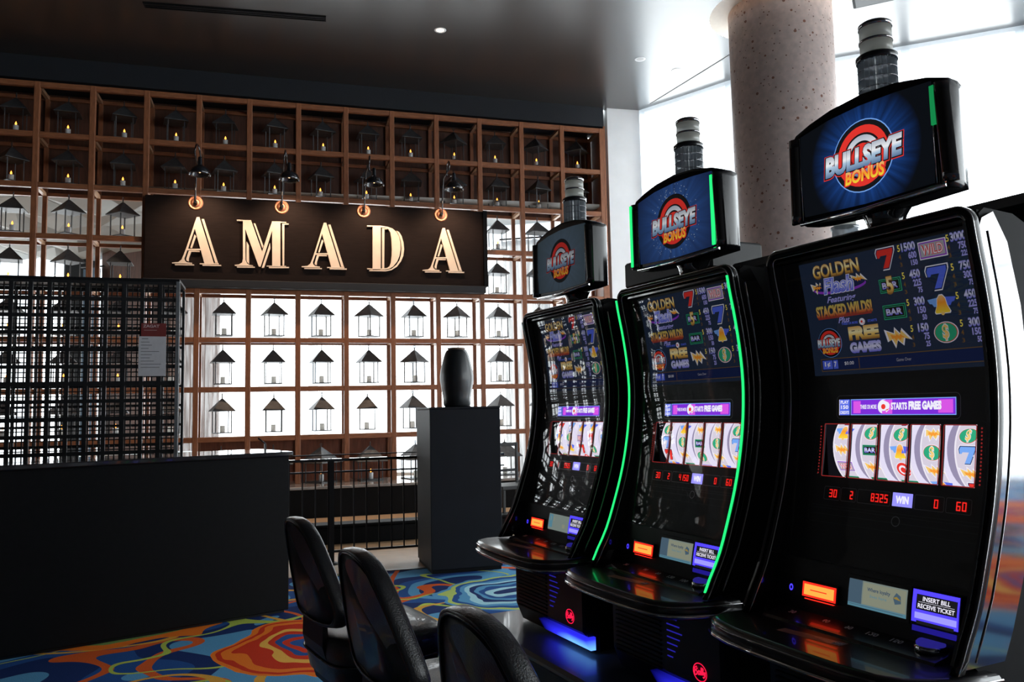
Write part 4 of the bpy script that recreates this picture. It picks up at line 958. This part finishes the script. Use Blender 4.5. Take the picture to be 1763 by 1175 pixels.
    rrect(fr, .158, .512, 1.288, 1.350, .012, .0016, ym); rrect(fr, .09, .575, 1.02, 1.285, .012, .0012, mat('face_line_dim', (.06, .06, .065), .3, .5))
    for z in (1.062, 1.055, 1.040): fr.rect(.10, .57, z, z + .0018, mat('face_line_dim', (.06, .06, .065), .3, .5), 1)
    for a_, b_ in RW: rrect(fr, a_ - .003, b_ + .003, RZ0 - .004, RZ1 + .004, .004, .0022, red_dim)
    for k in range(16):
        for u in (.107, .562): fr.disc(u, RZ0 + (RZ1 - RZ0) * (k + .5) / 16, .0022, red_dim, 2, n=8)
    PR(fr, 'face_graphics')
    # --- reels
    nc, R, zc = -.425, .105, (RZ0 + RZ1) / 2
    mb = MB(); mb.box(.095, .575, .535, .54, 1.06, 1.35); B(mb, 'reel_lit_backplate', cav_lit)
    mb = MB(); mb.box(.095, .575, .34, .54, 1.05, 1.055); mb.box(.095, .575, .34, .54, 1.345, 1.35); mb.box(.09, .095, .34, .54, 1.05, 1.35); mb.box(.575, .58, .34, .54, 1.05, 1.35); B(mb, 'reel_housing', black_matte)
    for k, (a_, b_) in enumerate(RW):
        uc = (a_ + b_) / 2 + .004; hw = .029
        mb = MB(); prof = [(.001, -hw), (R * .84, -hw), (R, -hw), (R, hw), (R * .84, hw), (.001, hw)]
        n = 40; vs = []
        for r_, x in prof:
            for j in range(n): q = 2 * math.pi * j / n; vs.append((uc + x, -(nc + r_ * math.cos(q)), zc + r_ * math.sin(q)))
        for s_ in range(5):
            mi = {0: 1, 1: 2, 2: 0, 3: 2, 4: 1}[s_]
            mb.add([vs[s_ * n + j] for j in range(n)] + [vs[(s_ + 1) * n + j] for j in range(n)], [[j, (j + 1) % n, n + (j + 1) % n, n + j] for j in range(n)], mi, s_ == 2)
        ro = B(mb, 'reel', [reel_face, reel_side, reel_ring])
        rm = Print(lambda a2, b2, l: (a2, -(nc + (R + .0004 * l) * math.cos(b2 / R)), zc + (R + .0004 * l) * math.sin(b2 / R)))
        for e0 in (uc - hw, uc + hw - .004): rm.rect(e0, e0 + .004, -.09, .09, reel_edge, 1, 10)
        for j, ch in enumerate(reels[k]):
            b2 = (2 - j) * .0445 + .002 * (k % 2)
            if abs(b2) < .10: SYM[ch](rm, uc + .003, b2, .041, PB)
        o = rm.build('reel_symbols', rm.mats, ro, fix=False)
    # --- credit meters
    pr = Print(fmap)
    for (s_, u, w_), (f0, f1) in zip(digits, ((.135, .187), (.190, .238), (.242, .340), (.405, .482), (.486, .548))):
        rrect(pr, f0, f1, 1.078, 1.112, .004, .0012, ym); seg(pr, s_, u, 1.095, w_, .020, red_led, 3)
    pr.rect(.345, .400, 1.080, 1.112, blue_pale, 1); pr.text('WIN', .372, 1.096, .036, .018, PB['white'], .06, ly=2); pr.disc(.36, 1.045, .012, ym, 2, r0=.010)
    PR(pr, 'credit_meters')
    # --- lower controls
    fm2 = lambda a_, b_, l: (a_, -(G_(b_) + .003 + .0005 * l), b_)
    B(curve_panel(MB(), .023, .597, .785, .925, G_, .002, 6, th=.02), 'lower_panel', face_m)
    mb = MB(); curve_panel(mb, .120, .236, .832, .876, G_, .010, 4, th=.012); pb_ = B(mb, 'card_reader', black_gloss); mb = MB(); mb.box(.132, .224, .192, .206, .8295, .8315); mb.build('down_light', red_glow, pb_)
    pr = Print(lambda a_, b_, l: (a_, -(G_(b_) + .0103 + .0006 * l), b_)); pr.rect(.124, .232, .836, .872, red_glow, 1); pr.rect(.130, .226, .841, .867, amber, 2); pr.rect(.150, .204, .853, .8555, red_led, 3); pr.build('card_light', pr.mats, pb_, fix=False)
    mb = MB(); curve_panel(mb, .258, .436, .832, .912, G_, .006, 4, th=.01); pb_ = B(mb, 'player_display', face_m)
    pr = Print(lambda a_, b_, l: (a_, -(G_(b_) + .0063 + .0006 * l), b_)); pr.rect(.266, .428, .841, .903, info_bg, 1, 3)
    if i == 0:
        pr.rect(.27, .30, .85, .90, info_teal, 2); pr.text('l l', .30, .885, .03, .018, info_pale, 0, ly=3); pr.rect(.38, .40, .855, .87, info_pale, 2)
    else:
        pr.rect(.266, .305, .849, .903, info_dark, 2); pr.rect(.266, .428, .841, .849, info_teal, 2); pr.rect(.308, .425, .851, .900, info_pale, 2); pr.text('Where loyalty', .352, .885, .064, .011, info_txt, .02, ly=3); pr.text('lives here', .352, .872, .046, .007, info_teal, 0, ly=3)
        pr.poly([(.392, .880), (.400, .892), (.412, .886), (.414, .870), (.398, .866)], info_dark, 3); pr.poly([(.392, .880), (.402, .884), (.414, .876), (.400, .878)], emat('info_gold', (.35, .24, .05), .8), 4); pr.rect(.27, .42, .8455, .8468, info_dark, 3)
    pr.build('display_image', pr.mats, pb_, fix=False)
    mb = MB(); curve_panel(mb, .450, .566, .815, .915, G_, .020, 4, th=.025); pb_ = B(mb, 'bill_acceptor', mat('bill_bezel', (.02, .02, .05), .25, coat=.5))
    pr = Print(lambda a_, b_, l: (a_, -(G_(b_) + .0203 + .0006 * l), b_)); pr.rect(.452, .564, .845, .913, blue_glow, 1, 2); pr.rect(.462, .560, .872, .904, PB['black'], 2); pr.text('INSERT BILL', .511, .896, .066, .0095, PB['white'], .02, ly=3); pr.text('RECEIVE TICKET', .511, .8805, .088, .0095, PB['white'], .02, ly=3)
    pr.rect(.468, .554, .8882, .8888, PB['white'], 3); pr.rect(.460, .560, .853, .866, blue_pale, 2); pr.rect(.465, .555, .842, .849, PB['black'], 3); pr.rect(.455, .562, .826, .838, blue_dark, 2); pr.build('bill_light', pr.mats, pb_, fix=False)
    pr = Print(fm2); pr.disc(.078, .848, .0065, blue_glow, 1, ry=.0085, r0=.0035, n=18); PR(pr, 'headphone_light')
    # --- deck
    dk = [(-.030, -.205), (-.038, -.11), (-.036, -.045), (-.020, -.010), (.02, .012), (.10, .030), (.20, .037), (.32, .040), (.45, .038), (.53, .026), (.575, .000), (.605, -.045), (.630, -.11), (.640, -.205)]
    cu, cn = .30, -.10
    def dl(ins): 
        o_ = []
        for k, (u, n) in enumerate(dk):
            d = Vector((cu - u, cn - n)); d.x *= .4; d = d.normalized() * ins; o_.append((u + d.x, n + d.y))
        return o_
    mb = MB(); layers = [(.722, .035), (.738, .008), (.745, .0), (.764, .0), (.774, .005), (.778, .016)]; vs = []; n = len(dk)
    for z, ins in layers: vs += [(u, -n_, z) for u, n_ in dl(ins)]
    fs = [[l * n + k, l * n + k + 1, (l + 1) * n + k + 1, (l + 1) * n + k] for l in range(len(layers) - 1) for k in range(n - 1)]
    mb.add(vs, fs, 0, True); mb.add(vs[:n], [list(range(n))]); mb.add(vs[-n:], [list(range(n))]); mb.add([vs[l * n] for l in range(6)] + [vs[l * n + n - 1] for l in range(6)], [[0, 1, 7, 6], [1, 2, 8, 7], [2, 3, 9, 8], [3, 4, 10, 9], [4, 5, 11, 10]])
    B(mb, 'button_deck', mat('deck_plastic', (.016, .016, .019), .30, coat=.4, bump=.03, bscale=120, ncol=.1))
    B(MB().tube([(u, -n_, .7405) for u, n_ in dl(-.003)], .0055, 8), 'deck_chrome', chrome); B(MB().tube([(u, -n_, .7655) for u, n_ in dl(-.001)], .003, 6), 'deck_chrome', dark_chrome)
    mb = MB(); mb.prism([(.125, .777), (.132, .784), (.215, .800), (.225, .800), (.225, .777)], .045, .545, 'x'); B(mb, 'button_panel', mat('button_panel_m', (.030, .028, .034), .25, coat=.6, ncol=.1))
    pr = Print(lambda a_, b_, l: (a_, -b_, .784 + (-b_ - .132) * .193 + .0004 * l)); gk = mat('legend_grey', (.70, .68, .74), .5)
    for s_, u in (('30', .105), ('60', .215), ('90', .285), ('120', .352), ('150', .418)): pr.text(s_, u, -.176, .010 * len(s_), .016, gk, .03, ly=1)
    PR(pr, 'button_legends')
    mb = MB(); mb.lathe([(.034, 0), (.034, .012), (.030, .014)], (.497, .185, .79), 28); so = B(mb, 'spin_button', chrome)
    mb = MB(); mb.lathe([(.030, .012), (.030, .018), (.026, .022), (.001, .023)], (.497, .185, .79), 28); mb.build('button_cap', emat('button_blue', (.05, .04, .55), .35), so)
    pr = Print(lambda a_, b_, l: (a_, -b_, .7783 + .0004 * l)); pr.poly([(.172, -.052), (.172, -.082), (.345, -.106), (.345, -.074)], bronze_label, 1); pr.poly([(.320, -.075), (.320, -.099), (.343, -.102), (.343, -.078)], PB['black'], 2); pr.disc(.3265, -.0885, .004, gk, 3, r0=.0025, n=12); pr.disc(.336, -.0895, .004, gk, 3, r0=.0025, n=12)
    for k in range(4): pr.poly([(.18, -.058 - .006 * k), (.18, -.060 - .006 * k), (.30 - .02 * k, -.0765 - .006 * k), (.30 - .02 * k, -.0745 - .006 * k)], mat('label_ink', (.2, .12, .1), .6), 2)
    PR(pr, 'deck_label')
    # --- lower cabinet with louvres
    lb = [(.17, .735), (.17, .50), (.20, .43), (.59, .43), (.59, .735)]
    mb = MB(); mb.prism(lb, .02, .60, 'x'); B(mb, 'lower_cabinet', mat('lower_plastic', (.012, .013, .02), .35, coat=.2, ncol=.1))
    mb = MB(); mb.prism([(.155, .72), (.155, .505), (.17, .49), (.172, .49), (.172, .72)], .335, .595, 'x'); dr = B(mb, 'lower_door', mat('door_plastic', (.016, .016, .03), .35, ncol=.1))
    for k in range(15): MB().box(.045, .30, .163, .172, .70 - k * .0145, .7045 - k * .0145).build('louver', black_satin, t).location.z = -.42
    for k in range(8):
        z = .690 - k * .0195; pr = MB(); pr.box(.350, .425 - .012 * abs(k - 3), .1535, .156, z, z + .0035); B(pr, 'louver_light', louver_m)
    pr = Print(lambda a_, b_, l: (a_, -(-.1545 + .0004 * l), b_)); pr.disc(.505, .545, .032, logo_red, 1, ry=.027, r0=.0285, n=30)
    PR(pr, 'logo_ring')
    def stroke(pts, r=.0021): return [(x * .0115 + .481, .1525, y * .0115 + .545 + (x * .0012)) for x, y in pts]
    mb = MB()
    for s_ in ([(0, -1), (.3, .9), (.9, 1.2), (1.2, .7), (.6, .2), (1.2, -.1), (1.0, -.8), (.2, -1.0)], [(2.3, .1), (1.8, .2), (1.5, -.4), (1.8, -.8), (2.2, -.4), (2.3, .1), (2.3, -.7), (2.6, -.7)], [(2.6, -.7), (3.0, .9), (2.85, 1.1), (2.75, .2), (2.9, -.7), (3.2, -.6)], [(3.2, -.6), (3.6, .8), (3.4, 1.0), (3.3, .2), (3.5, -.7), (3.7, -.5)], [(3.8, .1), (3.9, -.6), (4.3, .1), (4.2, -.9), (3.7, -1.4), (3.5, -1.1)]):
        mb.tube(stroke(s_), .0019, 5)
    B(mb, 'logo_script', logo_red)
    mb = MB(); mb.prism([(.150, .487), (.178, .440), (.20, .44), (.20, .487)], .26, .612, 'x'); B(mb, 'under_light', under_glow)
    # --- stem and topper
    us = .335
    mb = MB(); secs = [(1.752, .052, .05), (1.772, .044, .042), (1.795, .052, .046), (1.815, .066, .055), (1.832, .074, .06)]; vs = []
    for z, hu, hn in secs:
        for k in range(20): q = 2 * math.pi * k / 20; vs.append((us + hu * math.cos(q), .325 + hn * math.sin(q), z))
    mb.add(vs, [[l * 20 + k, l * 20 + (k + 1) % 20, (l + 1) * 20 + (k + 1) % 20, (l + 1) * 20 + k] for l in range(4) for k in range(20)], 0, True); mb.add(vs[:20], [list(range(20))]); mb.add(vs[-20:], [list(range(20))]); B(mb, 'topper_stem', black_gloss)
    outl = [(.118, 1.822), (.104, 1.90), (.098, 1.98), (.104, 2.050), (.118, 2.066), (.17, 2.083), (.24, 2.098), (.34, 2.106), (.44, 2.098), (.52, 2.080), (.575, 2.062), (.588, 2.045), (.592, 1.95), (.598, 1.88), (.604, 1.828), (.590, 1.808), (.34, 1.800), (.135, 1.808)]
    mb = MB(); c0, c1 = .345, 1.95; n = len(outl); vs = []
    for y, s_ in ((.266, 1.), (.256, .99), (.252, .975), (.252, .94), (.360, .80), (.340, .92), (.305, .98)):
        vs += [(c0 + (min(u, .568) - c0) * s_, y, c1 + (z - c1) * (s_ if y < .3 else (s_ + 1) / 2 if z < 2.0 else 1 - (1 - s_) * .15)) for u, z in outl]
    # rings: front lip ... back
    order = [3, 2, 1, 0, 6, 5, 4]
    fs = [[order[l] * n + k, order[l] * n + (k + 1) % n, order[l + 1] * n + (k + 1) % n, order[l + 1] * n + k] for l in range(6) for k in range(n)]
    mb.add(vs, fs, 0, True); mb.add(vs[3 * n:4 * n], [list(range(n))]); mb.add(vs[4 * n:5 * n], [list(range(n))]); B(mb, 'topper_body', trim_black)
    B(MB().prism([(.146, 1.832), (.140, 1.95), (.144, 2.052), (.24, 2.068), (.34, 2.073), (.44, 2.070), (.536, 2.062), (.536, 1.95), (.530, 1.826), (.34, 1.823)], .2475, .252, 'y'), 'topper_screen', burst)
    pr = Print(lambda a_, b_, l: (a_, .2470 - .00028 * l, b_)); bullseye(pr, .342, 1.944, .089, ptop, .97 if i else .95, ptop['lblue'] if i == 2 else ptop['black'])
    if i == 1:
        rnd = random.Random(3)
        for k in range(90):
            a_ = rnd.uniform(0, 6.28); d = rnd.uniform(.098, .135); pr.disc(.342 + d * math.cos(a_), 1.944 + d * .92 * math.sin(a_), rnd.uniform(.0008, .0018), ptop['steel_g'], 1, n=6)
    PR(pr, 'topper_logo')
    for k, (ua, ub) in enumerate(((.104, .140), (.540, .578))):
        mb = MB(); zz = [1.818 + .232 * j / 10 for j in range(11)]; vs = []; sec = 7
        for j, z in enumerate(zz):
            fl = .010 * (1 - j / 10) if k else -.004 * (1 - j / 10)
            for s_ in range(sec): q = math.pi * s_ / (sec - 1); vs.append(((ua + ub) / 2 - (ub - ua) / 2 * math.cos(q) + fl, .254 - .020 * math.sin(q), z))
        mb.add(vs, [[j * sec + s_, j * sec + s_ + 1, (j + 1) * sec + s_ + 1, (j + 1) * sec + s_] for j in range(10) for s_ in range(sec - 1)], 0, True); mb.add(vs[:sec], [list(range(sec))]); mb.add(vs[-sec:], [list(range(sec))]); B(mb, 'side_fin', black_gloss)
        if top_green == 'on' or (top_green == 'dim' and k == 1):
            z0g, z1g = (1.826, 2.046) if top_green == 'on' else (1.955, 2.046); u0g = (.112, .121) if k == 0 else (.540, .551)
            MB_ = MB().box(u0g[0], u0g[1], .230 if k == 0 else .236, .2415, z0g, z1g); o = B(MB_, 'topper_light', green_on if top_green == 'on' else green_dim); o['label'] = 'glowing green light strip' if top_green == 'on' else 'dim green light strip'
    for ue in (.1045, .1415, .5385): B(MB().tube([(ue, .2465, 1.822), (ue, .2455, 1.95), (ue, .2465, 2.05)], .0014, 5), 'edge_chrome', chrome)
    B(MB().tube([(.13, .249, 1.815), (.34, .247, 1.808), (.560, .249, 1.815)], .006, 8), 'lower_chrome', chrome)
    # candle tower light
    cx, cy = us + .003, .324
    mb = MB(); nr = 44; vs = []; prof = [2.098, 2.20]
    for z in prof:
        for k in range(nr): r_ = .0475 if k % 2 else .0415; q = 2 * math.pi * k / nr; vs.append((cx + r_ * math.cos(q), cy + r_ * math.sin(q), z))
    mb.add(vs, [[k, (k + 1) % nr, nr + (k + 1) % nr, nr + k] for k in range(nr)]); mb.add(vs[:nr], [list(range(nr))]); mb.add(vs[nr:], [list(range(nr))]); tw = B(mb, 'tower_light', ribbed)
    for k in range(3): MB().lathe([(.0475, 0), (.0482, .0006), (.0475, .0012)], (cx, cy, 2.125 + k * .025), 32).build('ring', dark_chrome, tw)
    MB().lathe([(.0495, 2.198), (.051, 2.202), (.051, 2.212), (.044, 2.218), (.040, 2.218)], (cx, cy, 0), 32).build('collar', lamp_black, tw)
    MB().lathe([(.039, 2.216), (.039, 2.250)], (cx, cy, 0), 28).build('lower_lens', lamp_lens, tw); MB().lathe([(.041, 2.250), (.042, 2.253), (.041, 2.256)], (cx, cy, 0), 28).build('ring', dark_chrome, tw)
    MB().lathe([(.039, 2.256), (.039, 2.288)], (cx, cy, 0), 28).build('upper_lens', lamp_lens, tw); MB().lathe([(.041, 2.288), (.041, 2.298), (.034, 2.303), (.001, 2.304)], (cx, cy, 0), 28).build('cap', dark_chrome, tw)
    return t
DG = [('30', .165, .028), ('2', .224, .012), ('8325', .308, .052), ('0', .462, .014), ('60', .524, .028)]
machine(0, 'farthest slot machine of the bank, its topper screen greyed and light strips unlit', ['drbod', 'asdbo', 'obwrt', 'bbrda', 'dwsob'], [('30', .165, .028), ('1', .224, .010), ('5505', .300, .05), ('0', .462, .014), ('60', .524, .028)], False, None, burst1, PT1)
machine(1, 'middle slot machine, edged with glowing green light strips', ['tdsrb', 'obdoa', 'aoadw', 'bodob', 'rdsoa'], [('30', .165, .028), ('2', .224, .012), ('4150', .305, .052), ('0', .462, .014), ('60', .524, .028)], True, 'on', burst2, PT)
machine(2, 'nearest slot machine with black curved cabinet and clear pay table', ['rbowa', 'adaoa', 'rdbta', 'wodob', 'adsor'], DG, False, 'dim', burst3, PTm)

# --- stand under the bank
st = thing('machine_stand', 'long low charcoal stand with a wide glossy ledge under the slot machines', 'stand', O1, RZM)
MB().box(-.165, 2.55, .005, 1.42, .385, .42, ch=.012).build('stand_top', mat('stand_laminate', (.10, .105, .115), .30, coat=.3, ncol=.1, nscale=8), st)
MB().box(-.10, 2.48, .09, 1.34, 0, .385).build('stand_base', black_satin, st)
# --- cabinets of the bank behind, seen from their backs
for k, (u0, zt_, ex) in enumerate(((.10, 1.885, True), (.80, 1.885, False), (1.52, 1.885, False))):
    lab = ['plain black cabinet back with a boxy top, behind the middle machine', 'plain black cabinet back with tower light, behind the nearest machine, left', 'plain black cabinet back with tower light, behind the nearest machine, right'][k]
    b_ = thing('gaming_cabinet', lab, 'cabinet', O1 + T * u0 - NN * .72, RZM, 'cabinets of the bank behind')
    b_.location.z = .42
    MB().prism([(0, 0), (0, zt_ - .46), (.05, zt_ - .42), (.52, zt_ - .42), (.58, zt_ - .9), (.60, 0)], 0, .62, 'x').build('cabinet_body', black_matte, b_)
    MB().box(.06, .56, -.012, 0, .1, zt_ - .55).build('rear_door', black_matte, b_)
    if ex: MB().box(-.02, .60, .02, .30, zt_ - .42, zt_ - .42 + .12, ch=.01).build('top_box', black_satin, b_)
    else:
        MB().lathe([(.046, 0), (.046, .075), (.050, .078), (.050, .088)], (.36, .26, zt_ - .42), 30).build('tower_light', ribbed, b_)
        MB().lathe([(.039, .088), (.039, .13), (.034, .14), (.001, .142)], (.36, .26, zt_ - .42), 24).build('tower_lens', lamp_lens, b_)

# ------------------------------------------------------------------ casino chairs
def loft(mb, rings, mi=0, smooth=True, cap=True):
    n = len(rings[0]); vs = [v for r in rings for v in r]
    mb.add(vs, [[l * n + k, l * n + (k + 1) % n, (l + 1) * n + (k + 1) % n, (l + 1) * n + k] for l in range(len(rings) - 1) for k in range(n)], mi, smooth)
    if cap: mb.add(rings[0], [list(range(n))], mi, smooth); mb.add(rings[-1], [list(range(n))], mi, smooth)
def back_outline(N=56):
    half = [(0, .945), (.055, .941), (.098, .925), (.130, .895), (.157, .852), (.183, .80), (.208, .74), (.228, .69), (.238, .655), (.225, .618), (.195, .598), (.14, .590), (.07, .588), (0, .588)]
    full = half + [(-x, z) for x, z in reversed(half[1:-1])]
    P = [Vector((x, 0, z + .03)) for x, z in full]; L_ = [0]
    for k in range(len(P)): L_.append(L_[-1] + (P[(k + 1) % len(P)] - P[k]).length)
    out = []
    for i in range(N):
        s = L_[-1] * i / N; k = max(j for j in range(len(P)) if L_[j] <= s); f = (s - L_[k]) / (L_[k + 1] - L_[k]); out.append(P[k].lerp(P[(k + 1) % len(P)], f))
    return out
BO = back_outline()
def chair(i, label, drot, du=0.):
    t = thing('casino_chair', label, 'chair', O1 + T * (PITCHM * i + .335 + du) + NN * .625, RZM + drot, 'casino chairs before the slot machines')
    def bp_(x, z, d):      # d: depth, 0 = rear face, positive towards the sitter
        zz = z - .60; y = -(.165 + zz * .19 - .55 * x * x) + d
        return (x, y, z)
    cz = .79
    def ring(s, d, sz=None):
        return [bp_(v.x * s, cz + (v.z - cz) * (sz or s), d) for v in BO]
    mb = MB()
    loft(mb, [ring(.02, .012), ring(.5, .009), ring(.86, .006), ring(.925, .003)]); loft(mb, [ring(.925, .003), ring(.935, .008)], cap=False); mb.f = [f for f in mb.f]
    o = mb.build('back_panel', leather, t)
    mb = MB(); loft(mb, [ring(.925, .010), ring(.935, .003), ring(.945, -.001), ring(.965, -.003), ring(.988, .002), ring(1.0, .013), ring(1.0, .032), ring(.985, .044), ring(.93, .052), ring(.7, .058), ring(.02, .060)]); mb.build('backrest', leather, t)
    pp = ring(.936, -.0005); MB().tube(pp, .0032, 5, closed=True).build('piping', piping, t)
    # seat cushion
    def sring(z, s):
        return [((.235 * s) * (abs(math.cos(q)) ** .45) * (1 if math.cos(q) > 0 else -1), .06 + (.21 * s) * (abs(math.sin(q)) ** .45) * (1 if math.sin(q) > 0 else -1), z) for q in [2 * math.pi * k / 48 for k in range(48)]]
    mb = MB(); loft(mb, [sring(.41, .80), sring(.43, .90), sring(.487, .955), sring(.495, .97), sring(.53, 1.0), sring(.565, .995), sring(.580, .97), sring(.588, .91), sring(.592, .80), sring(.595, .4), sring(.595, .02)]); mb.build('seat', leather, t)
    pp = sring(.498, .985); MB().tube(pp, .004, 5, closed=True).build('seat_piping', piping, t)
    MB().prism([(-.155, .66), (-.145, .66), (-.135, .56), (-.09, .41), (.16, .41), (.16, .395), (-.11, .395), (-.158, .55)], -.11, .11, 'x').build('back_bracket', black_satin, t)
    MB().lathe([(.12, .385), (.13, .39), (.13, .415), (.12, .415)], (0, .02, 0), 24).build('seat_plate', black_satin, t)
    MB().lathe([(.045, .03), (.04, .05), (.035, .44)], (0, .02, 0), 20).build('pedestal', mat('chair_post', (.05, .05, .055), .25, .9), t)
    MB().box(-.24, .24, -.16, .40, .0, .012, ch=.004).lathe([(.09, .012), (.085, .025), (.045, .035)], (0, .02, 0), 24).build('base_plate', black_satin, t)
chair(0, 'leftmost of the three black leather casino chairs, facing the farthest slot machine', math.radians(5))
chair(1, 'middle black leather casino chair of the three, facing the green-lit machine', math.radians(4))
chair(2, 'nearest black leather casino chair, only its back top showing in front', math.radians(3))
